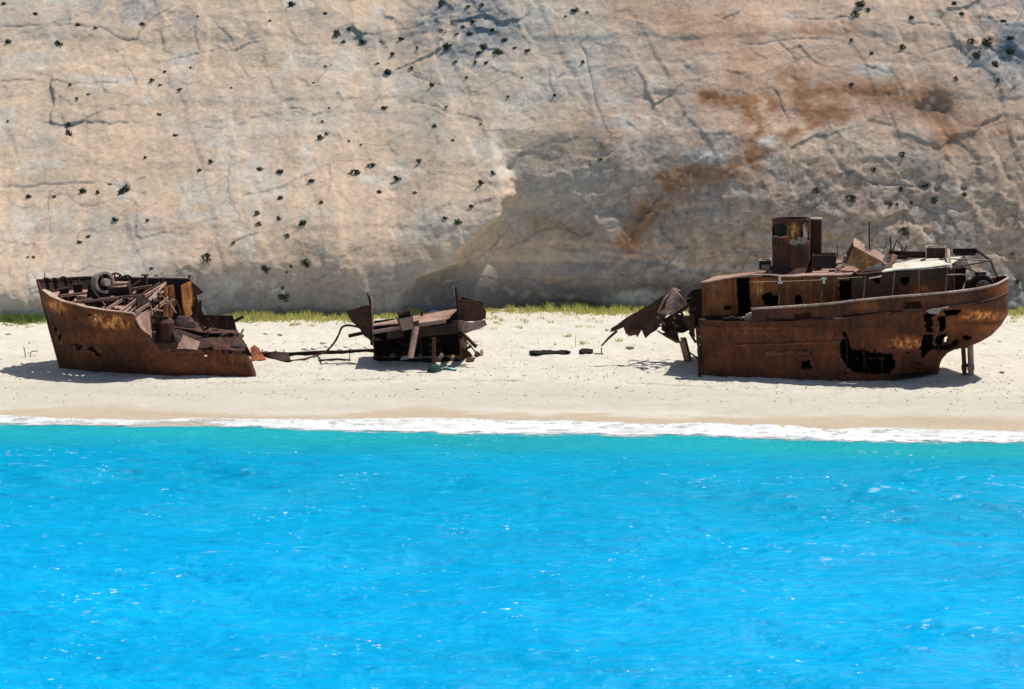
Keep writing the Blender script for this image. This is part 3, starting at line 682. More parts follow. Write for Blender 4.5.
holes = [[(849, 331), (853, 332), (854, 338), (850, 336)], [(848, 340), (855, 338), (857, 350), (866, 349), (880, 352), (892, 353), (898, 358), (900, 366), (892, 372), (876, 373), (860, 371), (851, 364), (846, 352)],
         [(932.5, 313.5), (937.5, 313.5), (937.5, 330.5), (932.5, 331)], [(945.5, 317), (950.5, 316.5), (949, 329), (944.5, 329.5)], [(929.5, 334), (936.5, 333.5), (935.5, 347), (929, 352), (924.5, 357), (924, 350)],
         [(939.5, 336), (947, 332.5), (948.5, 338), (945, 342), (939, 342.5)], [(951, 340), (956.5, 337.5), (957.5, 340.5), (950.5, 345)], [(964, 336), (968, 334), (970.5, 335.5), (968.5, 338.5), (965, 339)],
         [(936, 345), (948, 343), (955, 343), (948, 347.5), (936, 348.5)], [(806, 350), (811, 349), (816, 352), (810, 354)], [(951, 310), (962, 308.5), (969, 310), (962, 314.5), (953, 316)], [(936, 310), (942, 310), (941, 316), (937, 316)],
         [(807, 361), (815, 360), (816, 368), (806, 369)]]
hm = np.zeros(px.shape, bool)
for h in holes: hm |= inpoly(jx, jy, h)
strip = (np.abs(jy-(359-.05*(px-850))) < .8) & (px > 862) & (px < 892) | (np.abs(px-868-.3*(py-350)) < .7) & (fbm(px*.2, py*.2, 2, 337) > -.1) & (py > 349)
hm &= ~strip
hm |= (py > 345) & (py < 373) & (px > 846) & (px < 930) & (fbm(px*.30, py*.5, 4, 338) > .56-.20*blob(px, py, 885, 362, 20, 9))
hm |= (px < 701.5) & (fbm(px*0, py*.4, 3, 335) > (px-699.5)*.6)
hm |= (py < deck_z(Pn[..., 0])*0+323) & (px < 760) & (fbm(px*.25, py*.2, 3, 336) > .42)
spot = .9*blob(px, py, 912, 342, 20, 7)+.95*blob(px, py, 985, 315, 22, 6)+.35*blob(px, py, 770, 331, 40, 5)+.4*blob(px, py, 955, 325, 12, 8)+.25*blob(px, py, 830, 340, 30, 7)+.5*blob(px, py, 990, 328, 14, 4)+.12
shell('hull_plating', Pn, M['hull'], stern, ~cellmask(~(~hm)) & cellmask(~hm), np.clip(spot, 0, 1), .08)
Pf, fx_, fy_ = hull_side(1, 9)
fj = jag(fx_, fy_, 5, 1.5); fm = np.zeros(fx_.shape, bool)
for a_, b_, r_ in ((868, 353, 1.7), (874, 356, 1.5), (879, 354.5, 1.4), (884, 352, 1.3), (863, 358, 1.2), (857, 349, 1.3), (812, 365, 1.0), (940, 338, 1.6)):
    fm |= (fj[0]-a_)**2+(fj[1]-b_)**2 < (r_*1.5)**2
shell('hull_plating', Pf, M['hull'], stern, cellmask(~fm), None, .08)
for k_, x_ in enumerate(np.arange(XA+.7, 29.2, 1.17)):
    i_ = int(np.argmin(np.abs(hx-x_))); zs_ = np.linspace(1.0, float(zd[i_])-.25, 7); tq_ = np.clip((zs_-zk[i_])/(zd[i_]-zk[i_]), .02, 1)
    MB().tube([(hx[i_], -(hb[i_]*t_**pw[i_]-.16), z_) for t_, z_ in zip(tq_, zs_)], .055, 5).build('hull_frame', M['black_shade'], stern)  # frames coloured near black to sink into the dark hull inside
# fore end of the hull: the broken cross-section
ib = MB(); ib.plate([(XA+.4, -3.4, 1.02), (26, -3.1, 1.0), (28, -1.2, .95), (28, 1.2, .95), (26, 3.1, 1.0), (XA+.4, 3.4, 1.02)], .06); ib.build('added_dark_floor', M['black_shade'], stern)  # floor added to darken what shows through the hull holes
Xi, Zi = np.meshgrid(np.linspace(XA+.6, 28.5, 120), np.linspace(.9, 4.5, 30)); Pi = np.stack([Xi, .4+.15*fbm(Xi, Zi, 3, 345), Zi], -1)
shell('added_light_screen', Pi, M['black_shade'], stern, cellmask(fbm(Xi*.9, Zi*1.1, 3, 346) < .50), None, .05)  # centre screen added to block light from the far side holes
tt = np.linspace(-1, 1, 60)[None, :]; zz = np.linspace(.6, 4.4, 40)[:, None]
Pe = np.stack([XA+.25+.15*fbm(tt*3, zz, 3, 340)+0*zz, 3.85*tt+0*zz, zz+0*tt], -1)
shell('broken_bulkhead', Pe, M['dark'], stern, cellmask(fbm(tt*3+9, zz*.8, 3, 341)*(zz > 0) < .42+0*zz), None, .06)
# deck
dx = hx[::2]; db = hb[::2]*.985
tt = np.linspace(-1, 1, 40)[:, None]
Pd = np.stack([dx+0*tt, db*tt, deck_z(dx)-.12+.03*fbm(dx*.8, tt*3, 3, 342)], -1)
dh = (fbm(dx*.6, tt*2.5, 3, 343) > .30) & (dx < 14) | (fbm(dx*.5, tt*2.2, 3, 344) > .48)
shell('deck', Pd, M['brown'], stern, cellmask(~dh), np.zeros(dh.shape), .06)
# bulwark with its rail, both sides in one run round the stern
def around(f, lo):
    i = np.where(hx >= lo)[0]; xs = np.concatenate([hx[i], hx[i][::-1][1:]]); bs = np.concatenate([-hb[i], hb[i][::-1][1:]])
    return xs, bs
xs, bs = around(None, xcol(755, -4))
tv = np.linspace(0, 1, 16)[:, None]
z0, z1 = blw_z(xs), rail_z(xs); zz = z0+(z1-z0)*tv
ins = 1-.05*(1-sst(22, 27, xs))*(1)
Pb = np.stack([xs+0*tv, bs*ins+.02*fbm(xs*1.0, zz, 3, 350)*np.sign(bs), zz], -1)
bqx, bqy = topix(Pb[..., 0], Pb[..., 1], Pb[..., 2]); bj = jag(bqx, bqy, 8, .9)
nearm = Pb[..., 1] < .5
bh = nearm & (inpoly(bj[0], bj[1], [(914, 303), (929.5, 302), (929.5, 308), (914, 309)]) | inpoly(bj[0], bj[1], [(800, 314), (816, 313), (816, 320), (800, 320)]))
bh |= (~nearm) & (fbm(xs*.8+0*tv, tv*2, 3, 352) > .5)
spot = .6*blob(bqx, bqy, 875, 306, 14, 5)+.5*blob(bqx, bqy, 1003, 290, 8, 8)+.3*blob(bqx, bqy, 940, 300, 25, 5)+.1
shell('bulwark', Pb, M['hull'], stern, cellmask(~bh), np.clip(spot, 0, 1), .07)
MB().tube(np.stack([xs, bs*ins, z1+.05], -1)[::2], .085, 6).build('rail_cap', M['rail'], stern, True)
xs2, bs2 = around(None, xcol(948, -4))
MB().tube(np.stack([xs2, bs2*1.012, blw_z(xs2)-.02], -1)[::2], .10, 6).build('rubbing_strake', M['brown'], stern, True)
MB().plate(P3([(912, 309), (931, 309), (930, 313), (914, 313.5)], -4.25), .16, .02, .3, 2).build('scupper_lip', M['brown'], stern)
MB().plate(P3([(936, 311.5), (941, 308.5), (951, 307.5), (959, 306), (958, 308), (951, 309.5), (948, 314), (940, 313.5)], -4.22), .06, .03, .3, 4).build('peeled_plate', M['rail'], stern)
# rudder post and stock
for (p0, p1, w) in ((959.6, 960.6, .34), (966.8, 967.2, .46)):
    a_ = at(p0 if w < .35 else 966.8, 340, 0); c_ = at(p1 if w < .35 else 967, 381.5, 0); c_[2] = .25
    mb = MB(); mb.tube([a_, (a_+c_)/2+np.array([.02, 0, 0]), c_], [w*.5, w*.48, w*.45], 8); mb.box(a_*.35+c_*.65, (w*1.06, w*1.06, .3)); mb.box(a_*.1+c_*.9, (w*1.08, w*1.08, .25))
    mb.build('stern_post' if w < .35 else 'rudder_stock', M['brown'] if w < .35 else M['lit_dust'], stern, False)  # sunlit look of the stock put into its paler plate

for zq_ in (1.35, 2.6, 3.3): MB().box(at(963.6, 360, 0)*np.array([1, 1, 0])+np.array([0, 0, zq_]), (.45, .12, .22)).build('rudder_gudgeon', M['brown'], stern)
# deckhouse ---------------------------------------------------------
def wall(name, toprows, botz, Y, pxr, holes, mat, spotf=None, parent=stern, n=None, seed=0):
    xs = np.arange(xcol(pxr[0], Y), xcol(pxr[1], Y), .075); pxs = 512+(xs)*FPX/((Y+150)*FW[1]+14*.125)
    zt = np.interp(xs, [xcol(a, Y) for a, b_ in toprows], [zrow(b_, Y) for a, b_ in toprows])
    tv = np.linspace(0, 1, 42)[:, None]; zb = botz(xs) if callable(botz) else botz+0*xs
    zz = zb+(zt-zb)*tv
    Pw = np.stack([xs+0*tv, Y+.05*fbm(xs*.7, zz*.7, 3, 360+seed)+.02*np.cos(xs*2*math.pi/.75)+0*tv, zz], -1)
    px, py = topix(Pw[..., 0], Pw[..., 1], zz); j = jag(px, py, 20+seed, .8); hm = np.zeros(px.shape, bool)
    for h in holes: hm |= inpoly(j[0], j[1], h)
    sp = spotf(px, py) if spotf else None
    return shell(name, Pw, mat, parent, cellmask(~hm), None if sp is None else np.clip(sp, 0, 1), .05)
dzf = lambda x: deck_z(x)-.1
sA = lambda px, py: .08+.8*blob(px, py, 756, 292, 7, 14)+.6*blob(px, py, 765, 286, 10, 8)+.45*blob(px, py, 715, 300, 14, 12)+.4*blob(px, py, 800, 300, 25, 6)
house = wall('deckhouse_wall', [(697, 283), (714, 280.5), (733, 278.2), (750, 276.8), (783, 277.5), (852, 276)], dzf, -2.0, (698.3, 852),
     [[(735.5, 276), (747.5, 276), (748.5, 325), (737.5, 325)], [(841.5, 281), (853, 281), (853, 325), (842, 325)], [(710, 286), (713, 285), (714.3, 287.5), (712, 289.6), (710, 288.5)],
      [(762, 296), (768, 293), (773, 297), (779, 296), (779, 306), (764, 304)], [(722, 307), (728, 306), (729, 309), (722, 309.5)], [(795, 297), (801, 295.5), (803, 303), (796, 304)]], M['house'], sA)
wall('deckhouse_wall', [(852, 277), (885, 273.5), (955, 267.5)], dzf, -1.75, (852, 956),
     [[(876, 280.5), (878, 278.8), (881.5, 279.5), (881.5, 282.5), (878, 283.5)], [(903.5, 278), (911, 277.6), (911, 282), (908, 285), (904, 284)]], M['brown'],
     lambda px, py: .7*blob(px, py, 925, 290, 18, 9)+.1, seed=3)
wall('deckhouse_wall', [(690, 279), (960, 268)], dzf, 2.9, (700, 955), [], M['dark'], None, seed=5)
for X_, sd_, nm in ((xcol(698.5, -2), 1, 'end_wall'), (xcol(956, -1.75), 2, 'end_wall')):
    yy = np.linspace(-1.95, 2.85, 40)[None, :]; zz = np.linspace(float(deck_z(X_)), zrow(282 if sd_ == 1 else 268, -2)-.05, 30)[:, None]
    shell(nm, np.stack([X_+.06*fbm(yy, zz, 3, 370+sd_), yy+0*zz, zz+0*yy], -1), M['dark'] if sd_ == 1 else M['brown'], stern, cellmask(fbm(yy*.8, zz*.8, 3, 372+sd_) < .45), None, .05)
def roof(name, near, far, Yn, Yf, mat, seed, hole=None, th=.09, sag=.05):
    a = np.array([at(p[0], p[1], Yn) for p in near]); b_ = np.array([at(p[0], p[1], Yf) for p in far])
    n = 90; tt = np.linspace(0, 1, n)
    def smp(c):
        s_ = np.linspace(0, 1, len(c)); return np.stack([np.interp(tt, s_, c[:, k]) for k in range(3)], -1)
    a, b_ = smp(a), smp(b_); vv = np.linspace(0, 1, 44)[:, None, None]
    Pr = a[None]*(1-vv)+b_[None]*vv
    Pr[..., 2] += sag*fbm(Pr[..., 0]*.7, Pr[..., 1]*.7, 3, 380+seed)
    Pr[0, :, 1] += .06*fbm(Pr[0, :, 0]*3, tt*0, 3, 385+seed)
    px, py = topix(Pr[..., 0], Pr[..., 1], Pr[..., 2]); j = jag(px, py, 40+seed, .7)
    keep = np.ones(px.shape, bool)
    if hole: keep = ~hole(j[0], j[1], Pr)
    return shell(name, Pr, mat, stern, cellmask(keep), np.zeros(px.shape), th)
roof('deckhouse_roof', [(698, 283), (718, 280), (740, 276.6), (752, 275.3), (768, 275.6), (783, 277)], [(698.5, 276.2), (730, 273.3), (750, 271.5), (783, 270.5)], -2.25, 3.0, M['lit_dust'], 1)
roof('deckhouse_roof', [(782, 277), (815, 276), (853, 275)], [(782, 268.5), (815, 268), (853, 267)], -2.25, 3.0, M['lit_dust'], 2)
roof('cream_roof', [(884, 272.8), (905, 270.6), (930, 268.5), (953, 266.2)], [(888, 262.5), (905, 260.5), (925, 259), (953, 257.5)], -1.95, 2.7, M['cream'], 3,
     lambda jx, jy, P: (fbm(P[..., 0]*.9, P[..., 1]*.9, 3, 391) > .42) & (P[..., 1] > .6))
roof('deckhouse_roof', [(853, 276), (870, 275), (885, 273.2)], [(853, 268), (870, 267), (888, 263)], -2.1, 2.9, M['dark'], 4, lambda jx, jy, P: fbm(P[..., 0]*.8, P[..., 1]*.8, 3, 392) > .3)
MB().plate(P3([(869, 267.6), (877, 266.6), (890, 267), (889, 268.6), (870, 269)], -1.6), .06, .02, .3, 5).build('loose_plate', M['rail'], stern)
MB().plate([at(872, 278, -2.3), at(880, 276.7, -2.35), at(886, 275.5, -2.3), at(885, 277.5, -2.4), at(873, 279.6, -2.4)], .05, .02, .3, 6).build('loose_plate', M['rail'], stern)
# deck edge strips, stanchions and the pipe rail
for px_, lean_ in ((782.5, 0), (827.5, -3), (869.7, 0), (899, .5), (926.5, -2.2), (953, 0)):
    ztop = {782.5: 277, 827.5: 277, 869.7: 276, 899: 273, 926.5: 271, 953: 268}[px_]
    x0 = xcol(px_, -3.75)
    MB().tube([(x0, -3.7, float(rail_z(x0))-.1), tuple(at(px_+lean_, ztop, -2.6))], .055, 6).build('stanchion', M['brown'], stern)
for q_ in (0, 1): (MB().box(at(783, 283, -2.9), (.32, .08, .1)).box(at(782.3, 279.5, -2.85), (.12, .1, .55)) if q_ else MB().box(at(828, 279, -2.9), (.34, .1, .12)).box(at(828.2, 281.5, -2.9), (.14, .1, .3))).build('bracket', M['cream'], stern)
if 0: MB().box(at(783, 283, -2.9), (.32, .08, .1)).box(at(782.3, 279.5, -2.85), (.12, .1, .55)).box(at(828, 279, -2.9), (.34, .1, .12)).box(at(828.2, 281.5, -2.9), (.14, .1, .3)).build('bracket', M['cream'], stern)
MB().tube([at(752, 282, -2.8), at(790, 281.5, -2.95), at(826, 280.2, -3.0)], .022, 5).tube([at(842, 279, -3.0), at(868, 277.3, -3.0)], .022, 5).build('pipe_rail', M['rail'], stern)
MB().tube([at(953, 275.5, -2.6), at(965, 275, -2), at(974, 276, -1)], .045, 5).build('pipe_rail', M['rail'], stern)
MB().beam(at(700, 317.5, -2.2), at(748, 316, -2.2), .15, .2).build('sill', M['dark'], stern)
# funnel
def funnel():
    c = at(784.7, 270, .6); r = 1.30; zt = zrow(219.5, .6)-.0; z0_ = c[2]-.5
    aa = np.linspace(0, 2*math.pi, 110)[None, :]; zz = np.linspace(z0_, zt, 60)[:, None]
    rr = r+.04*fbm(aa*1.5, zz, 3, 400)+.03*(np.abs(zz-zt) < .12)+.25*sst(z0_+.9, z0_, zz)*0
    Pq = np.stack([c[0]+rr*np.sin(aa), c[1]-rr*np.cos(aa), zz+0*aa], -1)
    px, py = topix(Pq[..., 0], Pq[..., 1], Pq[..., 2]); j = jag(px, py, 60, .7); near = np.cos(aa)+0*zz > 0
    hm = near & (inpoly(j[0], j[1], [(766.5, 224.5), (783, 224.5), (783.5, 235), (766, 235.5)]) | inpoly(j[0], j[1], [(800, 226), (804, 232), (803.5, 240), (801, 244), (798.5, 238)]))
    hm |= (~near) & (inpoly(j[0], j[1], [(790, 221), (800, 221), (800, 231), (790, 231)]))
    sp = near*(1.0*blob(px, py, 792, 233, 10, 12)+.25*blob(px, py, 775, 250, 8, 4))
    shell('funnel', Pq, M['hull'], stern, cellmask(~hm), np.clip(sp, 0, 1), .06)
    MB().tube([(c[0], c[1], z0_+.2), (c[0], c[1], zt-.25)], r-.12, 28, False).build('added_dark_liner', M['black_shade'], stern, True)  # cylinder added so the funnel opening looks black inside
    mb = MB(); mb.tube([(c[0]+(r+.03)*math.sin(a), c[1]-(r+.03)*math.cos(a), zt) for a in np.linspace(0, 6.2832, 40)], .06, 6); mb.build('funnel_rim', M['dark'], stern, True)
    mb = MB(); mb.tube([(c[0]+(r+.02)*math.sin(a), c[1]-(r+.02)*math.cos(a), zrow(224.6, c[1]-1.3)) for a in np.linspace(-1.4, 1.4, 30)], .03, 5); mb.build('funnel_band', M['brown'], stern, True)
    mb = MB(); mb.plate([(c[0]+(r+.04)*math.sin(a), c[1]-(r+.04)*math.cos(a), zrow(237.6+.8*math.sin(9*a), c[1]-1.3)) for a in np.linspace(-1.30, -.12, 9)]+[(c[0]+(r-.62)*math.sin(a), c[1]-(r-.62)*math.cos(a), zrow(234.3, c[1]-.7)-.0) for a in np.linspace(-.12, -1.3, 7)], .05, .02, .3, 7)
    mb.build('sill', M['rail'], stern)
    mb = MB(); mb.plate([at(787.5, 244.5, -.92), at(788.5, 240.5, -.95), at(792, 239, -.97), at(795, 241, -.97), at(797.5, 237, -.92), at(800, 239, -.85), at(801.5, 233, -.7), at(800.8, 226, -.62), at(803, 223.5, -.5), at(804.4, 230, -.4), at(804.6, 238, -.4), at(802.5, 244.5, -.5), at(797, 244, -.85), at(793, 246, -.93)], .04, .05, .2, 8)
    mb.build('torn_casing', M['rail'], stern)
    c2 = at(808, 266, 1.6); zt2 = zrow(220, 1.6)
    MB().box((c2[0]-.05, 1.7, (c2[2]+zt2)/2-.2), (.78, 1.5, zt2-c2[2]+.4)).build('funnel_casing', M['hull'], stern)
    MB().box((c2[0]-.15, 1.7, zt2+.045), (1.0, 1.56, .09)).build('casing_cap', M['rail'], stern)
    b0 = at(784, 268, .2)
    mb = MB(); mb.tube([(b0[0], .55, z0_+.1), (b0[0], .55, z0_+.75)], [2.0, 1.34], 22, False); mb.build('funnel_base', M['dark'], stern, True)
funnel()
# skylights, hatch boxes and the tipped cabin top
def openbox(name, x0, x1, Y0, Y1, za, zb, mat, rimmat, w=.09):
    mb = MB(); cx_, cy_ = (x0+x1)/2, (Y0+Y1)/2
    mb.box((cx_, Y0, (za+zb)/2), (x1-x0, .06, zb-za)); mb.box((cx_, Y1, (za+zb)/2), (x1-x0, .06, zb-za)); mb.box((x0, cy_, (za+zb)/2), (.06, Y1-Y0-.07, zb-za)); mb.box((x1, cy_, (za+zb)/2), (.06, Y1-Y0-.07, zb-za))
    o = mb.build(name, mat, stern)
    mb = MB()
    for p, q in (((x0, Y0), (x1, Y0)), ((x1, Y0), (x1, Y1)), ((x1, Y1), (x0, Y1)), ((x0, Y1), (x0, Y0))): mb.tube([(*p, zb+.04), (*q, zb+.04)], w/2, 6)
    mb.tube([(x0, Y0-.05, za), (x0, Y0-.05, zb)], .05, 6); mb.build('skylight_rim', rimmat, o)
openbox('skylight', xcol(808.5, -.5), xcol(832, -.5), -.5, 1.2, zrow(269, -.5), zrow(256.5, -.5), M['dark'], M['brown'])
openbox('skylight', xcol(749, 1), xcol(760, 1), 1, 2.2, zrow(270, 1), zrow(261.5, 1), M['dark'], M['rail'])
openbox('skylight', xcol(918, 1.6), xcol(936.5, 1.6), 1.6, 2.6, zrow(259, 1.6), zrow(249, 1.6), M['dark'], M['rail'])
for p in ((760, 268), (836, 263), (843, 260), (838, 268), (890, 258), (886, 266), (767, 273.5), (803, 271)):
    q = at(*p, rnd.uniform(-.8, .6)); mb = MB(); mb.box(q, (rnd.uniform(.3, .55), rnd.uniform(.3, .5), rnd.uniform(.22, .5)), (rnd.uniform(-.4, .4), rnd.uniform(-.5, .5), rnd.uniform(0, 2))); mb.box(q+np.array([.2, .1, .1]), (.2, .3, .15), (.3, .2, 1)); mb.build('roof_fitting', M['lit_dust'], stern)
def tipped():
    f = P3([(852.8, 247.5), (881, 262.6), (861, 271), (846, 263)], -.7)
    bk = P3([(850.2, 240.2), (879, 256.5), (861, 264), (842, 253)], .55)
    mb = MB(); mb.plate(f, .07, .02, .3, 9); mb.build('tipped_cabin', M['orange'], stern)
    mb = MB(); mb.plate([f[0], f[3], bk[3], bk[0]], .06, .02, .3, 10); mb.build('tipped_cabin_side', M['brown'], stern)
    mb = MB(); a, b_, c, d = f[0], f[1], bk[1], bk[0]
    L_ = lambda u, v: (a*(1-u)+b_*u)*(1-v)+(d*(1-u)+c*u)*v+np.array([0, 0, .05])
    mb.plate([L_(-.02, -.06), L_(.42, -.06), L_(.40, .4), L_(.34, .55), L_(.36, 1.05), L_(-.02, 1.05)], .06, .02, .3, 11); mb.plate([L_(.42, -.06), L_(1.03, -.06), L_(1.03, 1.05), L_(.66, 1.05), L_(.60, .6), L_(.58, .38), L_(.44, .36)], .06, .02, .3, 12)
    mb.build('tipped_cabin_roof', M['lit_dust'], stern)
tipped()
# rods, davits and the bent frame over the stern
def rod(pts, r, mat=M['dark'], name='bent_rod'): MB().tube([at(*p) for p in pts], r, 5).build(name, mat, stern)
rod([(864.5, 250, .8), (864.8, 222, .8)], .05); rod([(885.5, 258, 1), (885.8, 236.5, 1)], .05); rod([(886, 254, 1), (892, 241.5, 1), (897, 248, 1.2), (895, 256, 1.2)], .055)
rod([(832.5, 257, .6), (832.3, 244, .6)], .03); rod([(866, 242, .8), (874, 232, .9)], .02); rod([(890, 258, 2.6), (898, 246, 2.6)], .05); rod([(874, 258, 1.5), (880, 243, 1.6)], .03)
MB().beam(at(878, 254.5, 2.9), at(919, 255.5, 2.9), .25, .42).build('roof_beam', M['dark'], stern)
MB().beam(at(880, 258, 2.2), at(899, 258, 2.2), .2, .2).build('roof_beam', M['dark'], stern)
mb = MB(); mb.beam(at(944, 252, 2.6), at(968, 252, 2.6), .12, .35); mb.beam(at(946, 255.5, 2.4), at(967, 255.5, 2.4), .1, .12); mb.build('canopy_frame', M['dark'], stern)
rod([(967, 251, 2.6), (984, 261.5, 1.8), (994, 278, .6)], .09, M['dark'], 'canopy_frame'); rod([(940, 250.5, 2.4), (947, 257, 0), (955, 269.5, -1.9)], .09, M['rail'], 'canopy_beam')
rod([(949, 259.5, 0), (984, 261.7, 1.8)], .055, M['rail'], 'canopy_beam'); rod([(951, 264, -1), (975, 272, -.5)], .03); rod([(960, 258, 1), (969, 270, 0)], .03); rod([(972, 276, -1.8), (968, 285, -2), (967, 293, -2.4)], .05, M['rail']); rod([(955, 268.5, -1.7), (975, 264, .5), (984, 261.7, 1.8)], .05)
c_ = at(981, 286, -.6)
mb = MB(); aa = np.linspace(0, math.pi, 16)
for y0_, y1_ in ((-.5, .5),):
    ring = [(c_[0]+1.0*math.cos(a), c_[2]-.4+1.15*math.sin(a)) for a in aa]
    vs = [(x, c_[1]+y0_, z) for x, z in ring]+[(x, c_[1]+y1_, z) for x, z in ring]; n = len(ring)
    mb.add(vs, [tuple(range(n)), tuple(range(2*n-1, n-1, -1))]+[(i, n+i, n+i+1, i+1) for i in range(n-1)])
mb.build('steering_housing', M['dark'], stern)
mb = MB(); mb.tube([(c_[0]+.1, c_[1]-.75, c_[2]-.1), (c_[0]+.1, c_[1]-.56, c_[2]-.1)], .5, 18); mb.build('steering_wheel_disc', M['lit_dust'], stern)
for q in (977.5, 983.5):
    p = at(q, 276, -.6); mb = MB(); mb.tube([(p[0], p[1], p[2]-.6), (p[0], p[1], p[2]+.1)], .15, 8); mb.tube([(p[0], p[1], p[2]+.1), (p[0], p[1], p[2]+.22)], .21, 8); mb.build('bollard', M['dark'], stern)
mb = MB(); mb.plate(P3([(990, 287), (995, 284), (999, 285.5), (998, 289), (991, 290)], -1.0), .1, .04, .2, 14); mb.build('deck_scrap', M['lit_dust'], stern)
# things lying on the side deck
for (a_, b_, s_, m_) in ((755, 317, .55, 'rail'), (760, 319.5, .35, 'lit_dust'), (764, 320, .3, 'lit_dust'), (742, 320.4, .4, 'dark'), (731, 320, .5, 'dark'), (750, 318.6, .4, 'lit_dust'), (703, 320.5, .3, 'brown'), (833, 316.5, .22, 'rail'), (838, 315.8, .2, 'rail'), (846, 315, .2, 'rail')):
    p = at(a_, b_, -3.5); r_ = random.Random(int(a_)); mb = MB()
    mb.plate([p+np.array([s_*math.cos(w)*r_.uniform(.7, 1.2), -.1*math.sin(w), s_*.55*math.sin(w)*r_.uniform(.6, 1.2)]) for w in np.linspace(0, 5.4, 7)], .12, .03, .2, int(a_)); mb.build('deck_scrap', M[m_], stern)
# hand painted scrawl on the plating, too faded to read
for (x0, x1, y0_, h_, sl, sd_) in ((740, 789, 332, 3.2, -.3, 1), (738, 838, 345.5, 2.6, -4, 2), (770, 815, 353, 5.0, -1, 3), (838, 848, 340.5, 3.0, -.5, 4)):
    r_ = random.Random(sd_); mb = MB(); x = x0; P_ = []
    while x < x1:
        w = r_.uniform(.7, 1.6); yb_ = y0_+sl*(x-x0)/(x1-x0); k = r_.uniform(.25, 1)
        for p in ((x, yb_+h_*.5), (x+w*.35, yb_-h_*.5*k), (x+w*.6, yb_+h_*r_.uniform(-.3, .5))):
            X_ = xcol(p[0], -4); zq = zrow(p[1], -4); tq = np.clip((zq-.55)/(4.7-.55), .01, 1)
            P_.append((X_, -(4.0*(1-.05*max(0, min(1, (16-X_)/4)))*tq**.05+.135), zq))
        x += w
    mb.tube(P_, .025, 4)
    mb.build('painted_scrawl', M['scrawl'], stern)
# torn plates hanging off the fore end
tp = MB(); tp.plate(P3([(674, 289, .6), (668, 291, .5), (655, 300, 0), (640, 309, -.4), (622, 320, -.8), (610, 328.5, -1.2), (609.5, 332.5, -1.2), (622, 327.5, -.8), (624.5, 334.5, -.7), (630, 336.5, -.6), (632.5, 331, -.55), (635.5, 337.5, -.5), (640, 330, -.4), (643.5, 338.5, -.3), (655, 330, 0), (659, 323, .1), (662, 320, .2), (664, 311, .3), (673, 300, .5)], 0), .07, .05, .35, 21)
tp.build('torn_plate', M['brown'], stern)
MB().plate(P3([(626, 337), (631, 331), (638, 329), (640, 333), (634, 335.5)], -.9), .05, .04, .2, 22).build('torn_plate', M['brown'], stern)
MB().tube(P3([(616, 331, -1.1), (607, 339, -1.3), (600, 346.5, -1.5)], 0), [.10, .08, .05], 6).build('bent_rod', M['brown'], stern)
aa = np.linspace(0, 1, 24)[None, :]; vv = np.linspace(0, 1, 20)[:, None]
A0 = np.array(at(659, 313, -.7)); A1 = np.array(at(675, 288.5, -.3)); B0 = np.array(at(681.5, 313.5, -.6)); B1 = np.array(at(687, 302, 0))
Pc = (A0*(1-vv[..., None])+A1*vv[..., None])*(1-aa[..., None])+(B0*(1-vv[..., None])+B1*vv[..., None])*aa[..., None]
Pc[..., 1] += -.9*np.sin(math.pi*aa*.9)+.06*fbm(aa*4, vv*4, 3, 410); Pc[..., 2] += .25*np.sin(math.pi*aa)*vv
shell('curled_plate', Pc, M['lit_dust'], stern, cellmask(fbm(aa*3, vv*3, 3, 411) < .5), None, .07)
MB().tube([A0+np.array([0, -.05, 0]), (A0+A1)/2+np.array([-.12, -.1, .1]), A1, np.array(at(682, 291.5, -.5))], .09, 6).build('bent_rod', M['rail'], stern)
r_ = random.Random(77)
for i in range(26):
    a_ = (r_.uniform(656, 700), r_.uniform(303, 332), r_.uniform(-1.6, 1.8)); b_ = (a_[0]+r_.uniform(-16, 14), a_[1]+r_.uniform(-8, 16), a_[2]+r_.uniform(-.8, .8))
    if b_[0] > 702 or b_[1] > 345: continue
    MB().beam(at(*a_), at(*b_), r_.uniform(.09, .2), r_.uniform(.1, .26)).build('twisted_beam', M['dark'] if i % 3 else M['brown'], stern)
for pts, Y_, m_ in (([(659, 318), (672, 314), (690, 316), (694, 326), (680, 333), (664, 334), (657, 330)], .9, 'dark'), ([(684, 296), (690, 290), (700, 288), (701, 330), (694, 332), (688, 322)], 1.2, 'dark'), ([(687, 318), (700, 314), (701, 338), (696, 334)], -1.8, 'hull'), ([(657, 333), (676, 331), (679, 344), (668, 338)], .1, 'dark'),
                    ([(697, 327), (701, 327), (701.5, 379), (698.8, 380)], -3.9, 'dark')):
    MB().plate(P3(pts, Y_), .07, .05, .3, int(pts[0][0])).build('torn_plate', M[m_], stern)
MB().tube(P3([(658, 331, -.8), (668, 337, -.9), (679.5, 343, -1)], 0), .06, 5).build('bent_rod', M['dark'], stern)
stern.rotation_euler = (0, rad(-1.15), rad(-11)); stern.scale = (.955, 1, 1); stern.location.x += .62
for ch_ in stern.children:
    if ch_.type == 'MESH' and sum(v_[0] for v_ in ch_.bound_box)/8 < -.2: ch_.location.x -= .72
